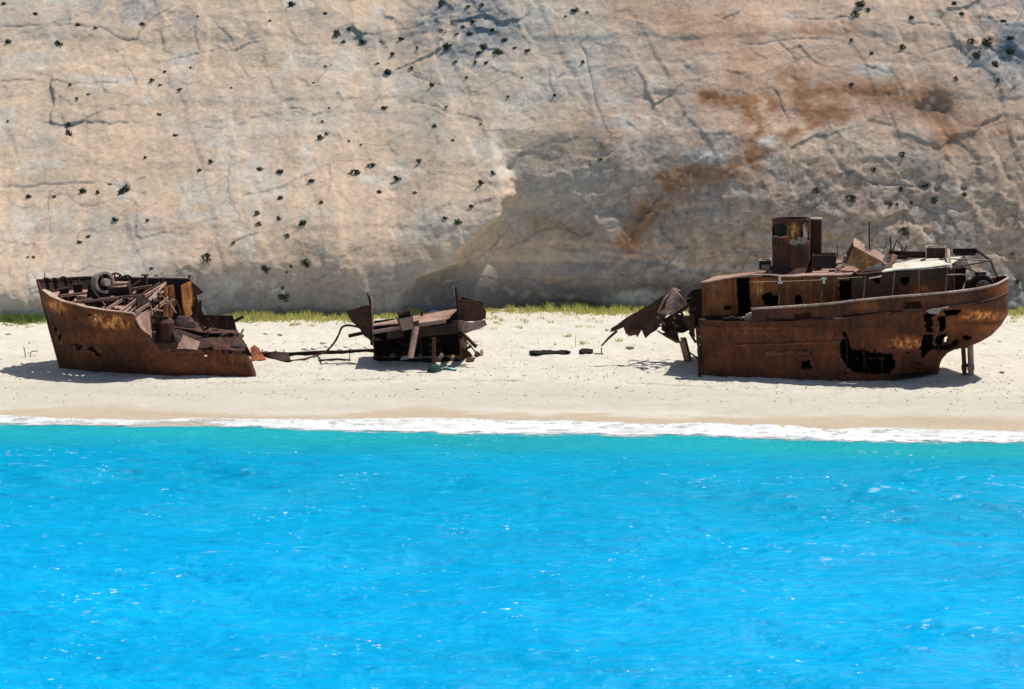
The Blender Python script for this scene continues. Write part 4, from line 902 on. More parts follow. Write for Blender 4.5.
# ================================================================== bow wreck
bow = empty('bow_wreck', gpt(150, 372), 'rusted pointed bow section of a ship leaning on the sand with deck open', 'shipwreck')
def samp(tab, s):
    a = np.array([[r[0], *r[1]] for r in tab], float); return np.stack([np.interp(s, a[:, 0], a[:, k]) for k in range(1, a.shape[1])], -1)
def surf(toptab, basetab, ns, nt, bulge, seed, sgn):
    s = np.linspace(0, 1, ns)
    tp = samp(toptab, s); tp = np.array([at(*p) for p in tp])
    bp = samp(basetab, s); bp = np.array([[xcol(p[0], p[1]), p[1], .55] for p in bp])
    t = np.linspace(0, 1, nt)[:, None, None]
    Pp = bp[None]*(1-t)+tp[None]*t
    tt = t[..., 0]; fl = np.interp(s, [0, .04, .25, .6, 1], [0, .15, .5, .75, .75])
    # fuller below the middle, hollow flare above
    Pp[..., 1] += sgn*bulge*fl*np.sin(math.pi*tt)**1*.9*(1-tt*.55)
    Pp[..., 1] += sgn*(.04*fbm(Pp[..., 0]*.6, Pp[..., 2]*.7, 3, seed)+.02*np.cos(Pp[..., 0]*2*math.pi/.65)*sst(.3, .6, tt)*sst(.05, .15, s))*sst(.01, .06, s)
    return Pp, s, tt
topN = [(0, (38, 281, -1)), (.02, (41.5, 290, -1.7)), (.06, (50, 296.5, -2.6)), (.12, (63, 302, -3.5)), (.2, (84, 307.3, -4.3)), (.3, (104, 310.5, -4.7)), (.42, (133.5, 314, -5)),
        (.430, (136, 321, -4.9)), (.445, (140, 330, -4.8)), (.47, (147, 333, -4.6)), (.53, (160, 349, -4.2)), (.75, (204, 350.2, -4)), (.94, (246, 350.8, -3.6)), (.965, (249.5, 356, -3.5)), (1, (255.5, 373, -3.3))]
baseN = [(0, (63, -1)), (.12, (84, -1.5)), (.42, (140, -2.4)), (.53, (163, -2.7)), (.75, (206, -2.9)), (1, (257.5, -3.2))]
Pn, s_, t_ = surf(topN, baseN, 250, 80, -1.0, 420, 1)
px, py = topix(Pn[..., 0], Pn[..., 1], Pn[..., 2]); j = jag(px, py, 70, 1.3)
hm = np.zeros(px.shape, bool)
for h in ([(53, 323), (57, 327), (62, 338), (65, 345.5), (61, 343), (56, 334)], [(73, 345), (80, 345.5), (90, 347), (92, 345), (99, 345), (101, 352), (100, 356), (95, 354), (91, 350), (84, 351), (77, 349)], [(88, 313.5), (90.5, 313.5), (90.5, 317), (88, 316.5)], [(95, 318), (98, 319.5), (96, 321)]):
    hm |= inpoly(j[0], j[1], h)
hm |= (s_[None, :] > .425) & (t_ > .90) & (fbm(px*.3, py*.25, 4, 425) > .0+(1-t_)*4-.12) & (px < 250)
hm |= ((px-206)**2+(py-355)**2 < 1.5) | ((px-152)**2+(py-344)**2 < 1)
kn = np.interp(px, [40, 60, 80, 105, 134], [300, 316, 323, 329, 334])        # lower edge of the bulwark strake
stk = sst(-4, 4, kn-py)*(px < 136)
spot = stk*(.04+.96*np.clip(blob(px, py, 58, 306, 13, 9)+blob(px, py, 112, 322, 22, 9)+.8*blob(px, py, 96, 318, 6, 5), 0, 1))+.35*blob(px, py, 100, 337, 40, 7)+.2*blob(px, py, 215, 358, 30, 4)+.10
Pn[..., 1] += -.05*stk
shell('hull_plating', Pn, M['hull'], bow, cellmask(~hm), np.clip(spot, 0, 1), .08)
topF = [(0, (38, 281, -1)), (.03, (44, 281.2, 0)), (.09, (57, 280, 1.3)), (.18, (76, 278.6, 2.4)), (.3, (100, 277.8, 3.4)), (.45, (140, 278.2, 4.1)), (.66, (190, 278.8, 4.4)), (.67, (192, 284, 4.4)), (.69, (199, 303, 4.3)), (.70, (204, 315, 4.2)), (.90, (233, 315.5, 3.8)), (.91, (234, 320, 3.8)), (.93, (237, 334, 3.6)), (.96, (243, 340, 3.4)), (1, (252, 356, 3.2))]
baseF = [(0, (63, -1)), (.12, (84, .3)), (.42, (140, 2.0)), (.7, (206, 2.7)), (1, (256, 2.8))]
Pf, s_, t_ = surf(topF, baseF, 220, 60, 1.0, 430, 1)
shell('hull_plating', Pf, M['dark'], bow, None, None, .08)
# rails along both gunwales
def rowpts(tab, s0, s1, n, dz=.04): return [at(*p)+np.array([0, 0, dz]) for p in samp(tab, np.linspace(s0, s1, n))]
cap = MB(); a_ = rowpts(topN, .022, .42, 40)
for i, p in enumerate(a_):
    pass
wid = np.interp(np.linspace(.022, .42, 40), [.02, .05, .09, .42], [.35, .75, .38, .26])
inn = [p+np.array([.25*w, w, .02]) for p, w in zip(a_, wid)]
vs = [p for p in a_]+inn+[p-np.array([0, 0, .09]) for p in a_]+[p-np.array([0, 0, .09]) for p in inn]; n = len(a_)
fs = []
for i in range(n-1): fs += [(i, i+1, n+i+1, n+i), (2*n+i, 3*n+i, 3*n+i+1, 2*n+i+1), (i, 2*n+i, 2*n+i+1, i+1), (n+i, n+i+1, 3*n+i+1, 3*n+i)]
MB().add(vs, fs+[(0, n, 3*n, 2*n), (n-1, 3*n-1, 4*n-1, 2*n-1)]).build('rail_cap', M['rail'], bow)
MB().tube(rowpts(topF, .28, .66, 20), .085, 6).build('rail_cap', M['rail'], bow)
MB().tube(rowpts(topF, .0, .28, 20), .10, 6).build('rail_cap', M['dark'], bow)
MB().tube([at(37.3, 279.5, -1), at(50, 327, -1), at(63, 373, -1)], [.10, .14, .16], 8).build('stem_bar', M['brown'], bow)
# deck: laid between the sides, mostly open beams now
ns = 130; s = np.linspace(.05, 1, ns)
nearp = np.array([at(*p) for p in samp(topN, s*.415)]); farp = np.array([at(*p) for p in samp(topF, s*.60)])
v = np.linspace(.10, .95, 60)[:, None]
Pd = nearp[None]*(1-v[..., None])+farp[None]*v[..., None]; Pd[..., 2] += -.75+.12*np.sin(math.pi*v)
f_ = fbm(Pd[..., 0]*.55, Pd[..., 1]*.75, 3, 440); plank = (np.floor(v*22+0*s) % 5 == 2)
dh = (f_ > .10) & (s > .18) | (f_ > -.12) & (s > .45) & (v < .6) | (s > .97)
Pd[..., 2] += .04*fbm(Pd[..., 0]*2, Pd[..., 1]*2, 3, 441)
shell('deck', Pd, M['lit_dust'], bow, cellmask(~dh), None, .06)
for k, sv in enumerate(np.linspace(.16, 1.0, 13)):
    i = int(sv*(ns-1)); a_ = nearp[i]*.96+farp[i]*.04; b_ = nearp[i]*.04+farp[i]*.96
    if k in (3, 7): b_ = a_*.45+b_*.55
    MB().beam(a_-np.array([0, 0, .95]), b_-np.array([0, 0, .9]), .13, .22).build('deck_beam', M['brown'] if k % 2 else M['lit_dust'], bow)
for k in range(5):
    u = (k+.7)/5.6; a_ = nearp[int(.3*ns)]*(1-u)+farp[int(.3*ns)]*u; b_ = nearp[ns-2]*(1-u)+farp[ns-2]*u
    MB().beam(a_-np.array([0, 0, .78]), b_-np.array([0, 0, .78]), .11, .16).build('deck_stringer', M['lit_dust'] if k % 2 else M['brown'], bow)
for k, sv in enumerate((.12, .2, .3, .42, .55, .68, .8, .92)):      # bulwark stays, far side and near side
    i = int(sv*(ns-1))
    for (p, q) in ((farp[i], nearp[i]), (nearp[i], farp[i])):
        MB().tube([p*.985+q*.015, p*.90+q*.10-np.array([0, 0, .72])], .045, 5).build('bulwark_stay', M['dark'], bow)
for (x0, y0_, x1, y1_, Y0, Y1) in ((106, 309.5, 122, 300, -4.5, -1.5), (120, 312, 139, 298, -4.6, -.5), (136, 312.5, 149, 304, -4.9, -3), (85, 301.5, 118, 298.5, -2.5, -1.5), (100, 299, 150, 295, -1, -.8), (145, 296, 166, 283, -2.5, 2.5), (118, 291, 152, 286, 1, 2.4), (70, 303, 92, 299, -3, -1.5), (60, 296, 88, 293, -2, 0)):
    MB().beam(at(x0, y0_, Y0), at(x1, y1_, Y1), .12, .16).build('loose_beam', M['lit_dust'], bow)
# fairleads and posts at the stem head
for (a_, h_, Y_) in ((46, 3.2, .2), (54, 3.2, 1.0), (63, 5, 1.8), (67, 3.5, 2.1)):
    p = at(a_, 280.5, Y_); mb = MB(); aa = np.linspace(-.3, math.pi, 12)
    mb.plate([p+np.array([.30*math.cos(w), 0, .24*math.sin(w)*h_/4]) for w in aa[1:]], .34, .02, .15, int(a_)); mb.box(p-np.array([0, 0, .05]), (.75, .3, .16)); mb.build('fairlead', M['dark'], bow)
MB().tube([at(44.5, 283, -.6), at(44.8, 272.5, -.6)], .035, 5).build('jack_staff', M['dark'], bow)
MB().tube([at(37.5, 281, -1), at(33, 274, -1)], .02, 5).build('bent_rod', M['dark'], bow)
for q in ((62, 292, -.4), (66.5, 291, -.2), (76, 287.5, .9), (80, 287, 1.0)):
    p = at(*q); mb = MB(); mb.tube([p-np.array([0, 0, .7]), p+np.array([0, 0, .12])], .17, 9); mb.tube([p+np.array([0, 0, .12]), p+np.array([0, 0, .22])], .24, 9); mb.build('bollard', M['dark'], bow)
# windlass
wl = at(104, 293, .3)
mb = MB()
for dy in (-.55, .75):
    mb.plate([wl+np.array(q) for q in ((-1.1, dy, -.5), (-.95, dy, .55), (-.55, dy, 1.0), (-.1, dy, .7), (.3, dy, -.3), (.3, dy, -.6))], .10, 0)
mb.box(wl+np.array([.2, .1, -.55]), (2.6, 1.9, .2)); wo_ = mb.build('windlass', M['dark'], bow)
def wheel(name, c, r, w, mat, axis, hubr=.16, spokes=6, rim=.12):
    ax = Vector(axis).normalized(); u = ax.orthogonal().normalized(); vv = ax.cross(u); c = Vector(tuple(map(float, c))); mb = MB()
    N = 28; vs = []
    for k in range(N):
        a = 2*math.pi*k/N; d = u*math.cos(a)+vv*math.sin(a)
        for rr, ww in ((r, w/2), (r, -w/2), (r-rim, -w/2), (r-rim, w/2)): vs.append(c+d*rr+ax*ww)
    fs = [(4*k+m, 4*((k+1) % N)+m, 4*((k+1) % N)+(m+1) % 4, 4*k+(m+1) % 4) for k in range(N) for m in range(4)]
    mb.add(vs, fs)
    for k in range(spokes):
        a = 2*math.pi*k/spokes; d = u*math.cos(a)+vv*math.sin(a); mb.tube([c, c+d*(r-rim*.5)], .06, 5)
    mb.tube([c-ax*w, c+ax*w], hubr, 10); mb.build(name, mat, wo_)
wheel('gear_wheel', wl+np.array([.0, -.35, .75]), .74, .62, M['rail'], (.9, -1, .1), .26, 3, .16)
MB().tube([wl+np.array([.13, -.2, .74]), wl+np.array([.0, -.05, .74])], .66, 22).build('added_dark_disc', M['black_shade'], wo_)  # black disc added to paint the drum's inside dark
wheel('gear_wheel', wl+np.array([.75, .35, .85]), .5, .16, M['brown'], (.3, -1, 0))
wheel('gear_wheel', wl+np.array([1.45, .6, .75]), .42, .16, M['dark'], (.2, -1, 0))
MB().tube([wl+np.array([.35, -.1, .25]), wl+np.array([1.6, .15, .25])], .42, 16).build('chain_drum', M['dark'], wo_)
MB().tube([wl+np.array([1.62, .15, .25]), wl+np.array([1.75, .16, .25])], .55, 16).build('drum_flange', M['brown'], wo_)
MB().plate([wl+np.array(q) for q in ((.35, -.45, .42), (1.6, -.3, .45), (1.65, .3, .72), (.6, .2, .75))], .06, .02, .3, 3).build('drum_cover', M['lit_dust'], wo_)
MB().tube([wl+np.array([-.7, -.75, .45]), wl+np.array([.25, -1.0, -.75])], .055, 6).build('brake_lever', M['rail'], wo_)
MB().tube([wl+np.array([1.7, .9, .3]), wl+np.array([2.5, 1.3, .9])], .085, 6).box(wl+np.array([2.55, 1.3, .85]), (.16, .3, .5), (0, .3, 0)).box(wl+np.array([2.55, 1.3, 1.08]), (.5, .2, .1)).build('brake_lever', M['brown'], wo_)
# the break: bulkheads, frames and hanging plates
MB().plate(P3([(134, 315.5, -4.95), (149, 309.5, -3.2), (151.5, 338, -3.0), (147.5, 334, -4.4), (141, 329, -4.7)], 0), .07, .03, .3, 31).build('torn_bulkhead', M['lit_dust'], bow)
def curtain(name, a, b_, zt0, zt1, zb, mat, seed, cut=.3, spot=0.):
    u = np.linspace(0, 1, 60)[None, :]; a = np.array(a); b_ = np.array(b_); z = np.linspace(0, 1, 44)[:, None]
    zt = zt0*(1-u)+zt1*u; zz = zb+(zt-zb)*z
    Pp = np.stack([a[0]+(b_[0]-a[0])*u+.1*fbm(u*5, zz, 3, seed)+0*zz, a[1]+(b_[1]-a[1])*u+.08*fbm(u*5, zz+5, 3, seed+1)+0*zz, zz], -1)
    return shell(name, Pp, mat, bow, cellmask(fbm(u*4, zz*.9, 3, seed+2) < cut), np.full(zz.shape, spot), .05)
q0, q1 = at(150, 320, -2.6), at(192, 300, 4.0)
curtain('cross_bulkhead', q0+np.array([-.9, 0, 0]), q1+np.array([-2.2, 0, 0]), zrow(298, -2.6), zrow(283, 4.0)+.1, .9, M['dark'], 450, .6)
MB().plate(P3([(164, 287, 2.6), (173, 284.5, 3.2), (176, 303, 3.2), (172, 318, 3.0), (163, 317, 2.6)], 0), .06, .05, .3, 32).build('torn_bulkhead', M['orange'], bow)
MB().plate(P3([(181, 285.5, 3.0), (191, 281, 3.9), (192, 300, 3.8), (189.5, 306, 3.7), (192, 313, 3.6), (187, 323, 3.2), (183.5, 310, 3.0)], 0), .06, .04, .3, 33).build('torn_bulkhead', M['orange'], bow)
MB().plate(P3([(190.5, 280.5, 4.2), (194, 284, 4.3), (203.5, 292.5, 4.6), (200, 294, 4.6), (192, 296.5, 4.2)], 0), .06, .03, .3, 34).build('torn_bulkhead', M['brown'], bow)
MB().plate(P3([(191, 296), (195, 298), (193, 304), (194.5, 316), (190, 316)], 4.2), .06, .03, .3, 35).build('torn_bulkhead', M['orange'], bow)
def brod(pts, r, mat='lit_dust', name='bent_rod'): MB().tube([at(*p) for p in pts], r, 5).build(name, M[mat], bow)
brod([(156, 290, 0), (170, 304, -.3), (176, 313, -.5)], .05); brod([(166, 305, -.8), (174, 299.5, -.9)], .09, 'rail'); brod([(149, 297, -2), (153, 320, -2.2)], .06); brod([(152, 293, -1.5), (155, 322, -1.6)], .05, 'brown'); brod([(158, 289, 0), (160, 322, -.4)], .06, 'brown')
brod([(200.5, 300, 3.4), (201, 316, 3.4)], .09, 'dark'); brod([(196, 303, 3.6), (198.5, 316, 3.6)], .03, 'dark'); brod([(149, 300, -3), (165, 284, 1)], .08, 'rail'); brod([(151, 309, -2.6), (163, 311, -2)], .06); brod([(189, 277, 4.4), (190, 275.5, 4.4)], .1, 'dark')
brod([(176, 300, 1), (181, 312, .6), (177, 322, .2)], .05, 'brown'); brod([(169, 287, 2.2), (170, 322, 1.6)], .07, 'brown')
# heap of machinery and plates in the open aft part
c_ = at(165, 329, -1.5); mb = MB()
mb.tube([c_+np.array([0, 0, -.9]), c_+np.array([0, 0, .45]), c_+np.array([0, 0, .66])], [.62, .62, .45], 16); mb.build('capstan', M['brown'], bow)
MB().plate(P3([(170, 331, -1.6), (188, 327.5, .8), (233, 330, 1.0), (244, 335, .4), (238, 346, -2.6), (196, 349, -3.2), (178, 345, -2.8)], 0), .08, .06, .4, 36).build('fallen_deck', M['dark'], bow)
MB().plate(P3([(177, 349, -3.2), (183, 335, -2.4), (192, 338.5, -2.4), (200, 342, -2.6), (197, 350, -3.3)], 0), .07, .04, .3, 37).build('fallen_plate', M['lit_dust'], bow)
MB().plate(P3([(172, 327.5, -.8), (196, 326, .6), (236, 331.5, .5), (240, 334, -.2), (205, 333, -1.5)], 0), .08, .05, .4, 38).build('fallen_plate', M['brown'], bow)
MB().plate(P3([(211, 343, -2.9), (220, 337, -2.2), (240, 339, -2.4), (247, 345, -2.8), (244, 351, -3.2), (214, 350, -3.3)], 0), .07, .04, .3, 39).build('fallen_plate', M['brown'], bow)
MB().plate(P3([(232, 342), (237, 338.5), (241, 341), (246, 348), (244, 351), (230, 351)], -2.9), .07, .03, .3, 40).build('fallen_plate', M['lit_dust'], bow)
r_ = random.Random(12)
for i in range(34):
    x = r_.uniform(150, 240); y = r_.uniform(317, 340)+max(0, (x-215)*.15); Y_ = r_.uniform(-2.4, 2.0); L_ = r_.uniform(5, 20); a = r_.choice([r_.uniform(-.3, .5), r_.uniform(.4, 1.3), r_.uniform(-1.2, -.4)])
    p = at(x, y, Y_); q = at(min(x+L_*math.cos(a), 244), max(y+L_*.5*math.sin(a), 316), Y_+r_.uniform(-.8, .8))
    m_ = M[r_.choice(['dark', 'brown', 'brown', 'lit_dust'])]
    if i % 4 == 0: MB().tube([p, (p+q)/2+np.array([0, 0, r_.uniform(-.2, .2)]), q], r_.uniform(.05, .16), 6).build('scrap_pipe', m_, bow)
    else: MB().beam(p, q, r_.uniform(.08, .22), r_.uniform(.1, .3)).build('scrap_beam', m_, bow)
for (x, y, Y_) in ((237, 340, -2), (240, 336, -1.8), (234, 337, -1.6)):
    MB().tube([at(x, y, Y_), at(x+3.5, y-7, Y_)], .07, 5).build('scrap_pipe', M['lit_dust'], bow)
for (x, y, r0) in ((184, 321, .35), (190, 325, .3), (178, 330, .25)):
    p = at(x, y, -.3); mb = MB(); mb.plate([p+np.array([r0*1.8*math.cos(w), .2*math.cos(2*w), r0*math.sin(w)]) for w in np.linspace(0, 5.5, 8)], .1, .05, .2, int(x)); mb.build('scrap_plate', M['lit_dust'], bow)

# ================================================================== middle wreck
mid = empty('hull_fragment', gpt(425, 357), 'broken rusty hull fragment with two upright fins and a sloping plate, between bow and stern', 'shipwreck')
def mp(name, pts, Y_, mat, th=.08, rag=.04, seed=1, parent=None): return MB().plate(P3(pts, Y_), th, rag, .3, seed).build(name, M[mat], parent or mid)
mp('side_fin', [(345.5, 310.5), (357, 308), (367, 305), (371.5, 306), (372, 342), (364, 336), (357, 326), (352, 322)], 1.2, 'brown', .09, .05, 51)
MB().tube([at(372, 345, 1.0), at(371.5, 310, 1.0), at(370, 300, 1.0), at(367, 293, 1.0)], [.12, .13, .10, .06], 7).build('frame_post', M['dark'], mid)
MB().tube([at(373.5, 347, .9), at(372.6, 320, .9), at(371.6, 297, .9)], .05, 6).build('frame_post', M['rail'], mid)
MB().beam(at(348.5, 336, .6), at(364, 332.7, 1.2), .18, .22).build('beam_stub', M['brown'], mid)
mp('sloping_plate', [(373, 326, -.9), (399, 323.5, -.9), (417, 324.5, -.9), (445, 320, -.9), (449, 318, -.7), (457, 309.5, 2.8), (440, 312, 3.2), (415, 316, 3.2), (396, 319.5, 3.0), (374, 324, 2.2)], 0, 'lit_dust', .07, .03, 52)
MB().beam(at(373.5, 332, -1.0), at(400, 327.5, -1.0), .12, .24).beam(at(400, 327.5, -1.0), at(446, 321, -1.0), .12, .26).build('edge_beam', M['lit_dust'], mid)
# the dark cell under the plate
def panel(name, pts, nu, nv, mat, seed, cut=.6, spot=0.):
    a, b_, c, d = [np.array(at(*p)) for p in pts]; u = np.linspace(0, 1, nu)[None, :, None]; v_ = np.linspace(0, 1, nv)[:, None, None]
    Pp = (a*(1-u)+b_*u)*(1-v_)+(d*(1-u)+c*u)*v_; Pp[..., 1] += .08*fbm(Pp[..., 0], Pp[..., 2], 3, seed)
    return shell(name, Pp, M[mat], mid, cellmask(fbm(Pp[..., 0]*.9, Pp[..., 2]*.9, 3, seed+1) < cut), None, .06)
panel('back_plate', ((374, 359, 3.2), (470, 360, 3.4), (458, 310, 3.4), (374, 321, 3.2)), 60, 30, 'black_shade', 460)
MB().plate([at(377, 357, 1.2)*np.array([1, 1, 0])+np.array([0, 0, 1.36]), at(460, 357, 1.2)*np.array([1, 1, 0])+np.array([0, 0, 1.36]), at(466, 355, 3.2)*np.array([1, 1, 0])+np.array([0, 0, 1.5]), at(376, 354, 3.2)*np.array([1, 1, 0])+np.array([0, 0, 1.5])], .08, .05, .3, 61).build('added_dark_plate', M['black_shade'], mid)  # dark floor added over the sunlit sand inside the cell
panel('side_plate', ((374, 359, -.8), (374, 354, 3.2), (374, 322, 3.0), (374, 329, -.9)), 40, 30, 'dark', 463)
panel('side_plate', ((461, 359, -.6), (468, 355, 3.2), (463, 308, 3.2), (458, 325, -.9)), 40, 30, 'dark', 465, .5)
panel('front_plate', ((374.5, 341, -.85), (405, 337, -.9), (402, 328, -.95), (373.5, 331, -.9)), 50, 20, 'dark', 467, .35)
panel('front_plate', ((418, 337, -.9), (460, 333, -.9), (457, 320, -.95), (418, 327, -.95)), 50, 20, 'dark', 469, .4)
mp('side_fin', [(457, 299), (470, 300.5), (482, 304), (486, 311), (486, 318), (480, 321), (461, 321)], .6, 'brown', .10, .05, 53)
mp('side_fin', [(458, 320), (472, 322.5), (485, 320), (487, 325), (480, 328.5), (466, 333.5), (459, 330)], .1, 'lit_dust', .12, .05, 54)
mp('side_fin', [(461, 296.5), (466, 298), (484, 303), (481, 307), (462, 302)], 1.4, 'dark', .08, .04, 55)
MB().tube([at(460, 330, .4), at(457.5, 300, .4), at(455.5, 287, .4)], [.14, .13, .07], 7).build('frame_post', M['dark'], mid)
MB().tube([at(454, 296, .3), at(453.7, 286, .3)], .035, 5).build('frame_post', M['rail'], mid)
# box, pipe stub and leaning pipe
bx_ = P3([(398.5, 318.5, -1.2), (413, 316.5, -1.2), (414, 328.5, -1.35), (402.5, 331, -1.35)], 0)
mp('riveted_box', [(398.5, 319, -1.2), (412.5, 316.5, -1.2), (414, 328.5, -1.35), (402.5, 331, -1.35)], 0, 'lit_dust', .12, .02, 56)
mp('riveted_box_side', [(412.5, 316.5, -1.2), (410, 312.5, .0), (413.5, 322, .0), (414, 328.5, -1.35)], 0, 'brown', .06, .02, 57)
mp('riveted_box_side', [(398.5, 319, -1.2), (396, 316, .0), (400, 327, .0), (402.5, 331, -1.35)], 0, 'dark', .06, .02, 58)
c_ = at(404, 314.5, -.2); mb = MB(); mb.tube([c_+np.array([-.4, 0, -.12]), c_+np.array([.38, .1, .12])], .30, 14); mb.build('pipe_stub', M['dark'], mid)
mb = MB(); mb.plate(P3([(412, 322.5, -1.3), (418.5, 320, -1.1), (419, 325, -1.2), (414, 327, -1.3)], 0), .1, .02, .3, 59); mb.build('pipe_stub', M['dark'], mid)
MB().tube([at(421.5, 316, 1.5), at(422.2, 311.5, 1.5)], .09, 6).build('bollard', M['dark'], mid)
MB().tube([at(416, 327, -1.25), at(410.5, 357.5, -2.2)], [.22, .2], 12).build('leaning_pipe', M['lit_dust'], mid)
MB().tube([at(419.5, 330, -1.0), at(422, 355, -1.0)], .03, 5).build('bent_rod', M['dark'], mid)
MB().beam(at(462, 333, -.2), at(476.5, 347, -.7), .16, .2).build('prop_beam', M['brown'], mid)
MB().tube([at(463, 338, .2), at(474, 350, -.4), at(478, 357, -.7)], .05, 5).build('bent_rod', M['brown'], mid)
mp('torn_plate', [(462, 347), (470, 352), (473, 356.5), (461, 360)], .2, 'dark', .06, .05, 60)
r_ = random.Random(5)
for i in range(9):
    x = r_.uniform(378, 460); p = at(x, r_.uniform(345, 354), r_.uniform(0, 2.4)); q = at(x+r_.uniform(-14, 14), r_.uniform(335, 355), r_.uniform(0, 2.4))
    MB().beam(p, q, .12, .16).build('scrap_beam', M['dark'], mid)
# ================================================================== loose things on the sand
def lay(px_, py_):
    p_ = gpt(px_, py_); p_[2] = float(sand_z(p_[0], p_[1])); return p_
def scrap(name, px_, py_, wpx, hpx, mat, label, cat, seed, group=None, thick=.12):
    p = lay(px_, py_); r = random.Random(seed); w = wpx/15.2; h = hpx/15.2; mb = MB()
    n = 9; pts = []
    for k in range(n):
        a = 2*math.pi*k/n; pts.append(p+np.array([w/2*math.cos(a)*r.uniform(.75, 1.15), .15*math.sin(a)+r.uniform(-.1, .1), h*.45+h*.55*math.sin(a)*r.uniform(.6, 1.1)]))
    mb.plate(pts, thick, .04, .2, seed); mb.plate([q+np.array([r.uniform(-.1, .1), .35, -h*.1]) for q in pts[:6]], thick, .04, .2, seed+1)
    o = mb.build(name, M[mat], None); return tag(o, label, cat, group)
lb = MB(); a_ = lay(258, 357.2); b_ = lay(376, 351.8); n = 7
pts = [a_*(1-k/n)+b_*(k/n)+np.array([0, 0, .10+.03*math.sin(k*2.2)]) for k in range(n+1)]
for p, q in zip(pts[:-1], pts[1:]): lb.beam(p, q, .30, .26)
tag(lb.build('steel_beam', M['dark']), 'long dark rusty beam lying between the bow and the middle wreck', 'beam')
c_ = lay(290, 362.3)
cab = [c_+np.array([0, 0, .05]), lay(305, 359.5)+np.array([0, 0, .07]), lay(318, 356)+np.array([0, 0, .12]), at(326, 351.5, .6), at(334, 343, .9), at(338.5, 335, 1.0), at(341.5, 328, 1.0), at(346, 325.6, 1.0), at(354, 326, 1.05), at(365, 329, 1.1)]
def spline(P, k=6):
    P = [np.array(p) for p in P]; out = []
    for i in range(len(P)-1):
        p0, p1, p2, p3 = P[max(i-1, 0)], P[i], P[i+1], P[min(i+2, len(P)-1)]
        for j in range(k):
            t = j/k; out.append(.5*((2*p1)+(p2-p0)*t+(2*p0-5*p1+4*p2-p3)*t*t+(3*p1-p0-3*p2+p3)*t**3))
    return out+[P[-1]]
tag(MB().tube(spline(cab), .075, 6).build('hanging_cable', M['brown']), 'thin rusty cable curving down from the middle wreck to the sand', 'cable')
tag(MB().plate([lay(250, 353)+np.array([0, .1, .35]), lay(254, 353)+np.array([0, .2, .55]), lay(259, 355)+np.array([0, .1, .4]), lay(266, 360.5)+np.array([0, 0, .03]), lay(252, 361.5)+np.array([0, 0, .0])], .07,   .03, .25, 71).build('torn_plate', M['house']), 'orange brown torn plate lying just behind the tail of the bow wreck', 'scrap metal')
mb = MB(); mb.plate([lay(262, 355.5)+np.array([0, 0, .2]), lay(276, 356.5)+np.array([0, 0, .35]), lay(288, 358)+np.array([0, .1, .30]), lay(291, 363)+np.array([0, 0, .05]), lay(280, 361.5), lay(270, 359)], .12, .05, .25, 72)
for q in (261, 274, 282.5): mb.tube([lay(q, 357.5), lay(q+.5, 357.5)+np.array([.05, 0, .55])], .035, 5)
tag(mb.build('torn_plate', M['dark']), 'dark ragged plate with short upright pins at the left end of the long beam', 'scrap metal')
scrap('scrap_plate', 545, 355, 36, 3.2, 'black_shade', 'dark flat scrap half buried in the open sand, longest of the row', 'scrap metal', 73, None, .3)
scrap('scrap_plate', 563, 354, 13, 2.8, 'black_shade', 'short dark scrap at the right end of the longest flat scrap', 'scrap metal', 74, None, .3)
scrap('scrap_plate', 586, 354, 16, 4, 'black_shade', 'dark humped scrap half buried below the tip of the torn plates', 'scrap metal', 75, None, .3)
p = lay(598, 355.2); q = lay(603.5, 355.4)
tag(MB().tube([p+np.array([-.3, 0, .04]), q+np.array([0, 0, .04])], .04, 5).tube([lay(601.5, 355.3), lay(601.5, 355.3)+np.array([0, 0, .45])], .04, 5).build('steel_pin', M['dark']), 'small upright steel pin under the tip of the torn plates', 'scrap metal')
p = lay(433.5, 371)
tag(MB().tube([p-np.array([0, 0, .3]), p+np.array([.02, 0, 2.15])], [.14, .12], 10).tube([p+np.array([.02, 0, 2.15]), p+np.array([.02, 0, 2.24])], .15, 10).build('steel_post', M['brown']), 'short rusty post standing in the sand before the middle wreck', 'post')
# net heaped round the post
aa = np.linspace(0, 2*math.pi, 40)[None, :]; rr = np.linspace(0, 1, 16)[:, None]
hz_ = .50*(1-rr**3.2)+.10*fbm(rr*3+np.cos(aa)*1.5, np.sin(aa)*1.5, 3, 480)*(1-rr**4)-.06*rr
Pn_ = np.stack([.50*rr*np.cos(aa)*(1+.18*np.cos(3*aa)), .45*rr*np.sin(aa)-.1, np.maximum(hz_, -.1)], -1)
o = shell('fishing_net', Pn_, M['net'], None, None, None, .05); o.location = p
tag(o, 'dark green net heaped round the foot of the rusty post', 'net')
uu = np.linspace(0, 1, 24)[None, :]; vv = np.linspace(0, 1, 10)[:, None]
o = shell('cloth', np.stack([1.1*uu+0*vv, .7*vv-.2+.1*np.sin(5*uu), .05+.07*fbm(uu*4, vv*3, 3, 482)+.12*np.sin(3*uu)*(1-uu)], -1), M['cloth'], None, None, None, .03); o.location = lay(440, 370.2)
tag(o, 'pale green cloth lying on the sand right of the green net', 'cloth')
p = lay(444, 369.5); q = lay(455, 369)
tag(MB().tube([p+np.array([0, 0, .05]), (p+q)/2+np.array([0, 0, .12]), q+np.array([0, 0, .05])], .06, 6).build('dark_line', M['dark']), 'thin dark line on the sand beside the pale green cloth', 'dark_line')  # thin dark tube laid on the sand right of the post
a_ = at(682.5, 339, .3); b_ = lay(689, 361)
tag(MB().beam(a_, b_-np.array([0, 0, .1]), .42, .36).build('timber_prop', M['wood']), 'pale leaning timber propping up the torn plates of the stern wreck', 'timber')
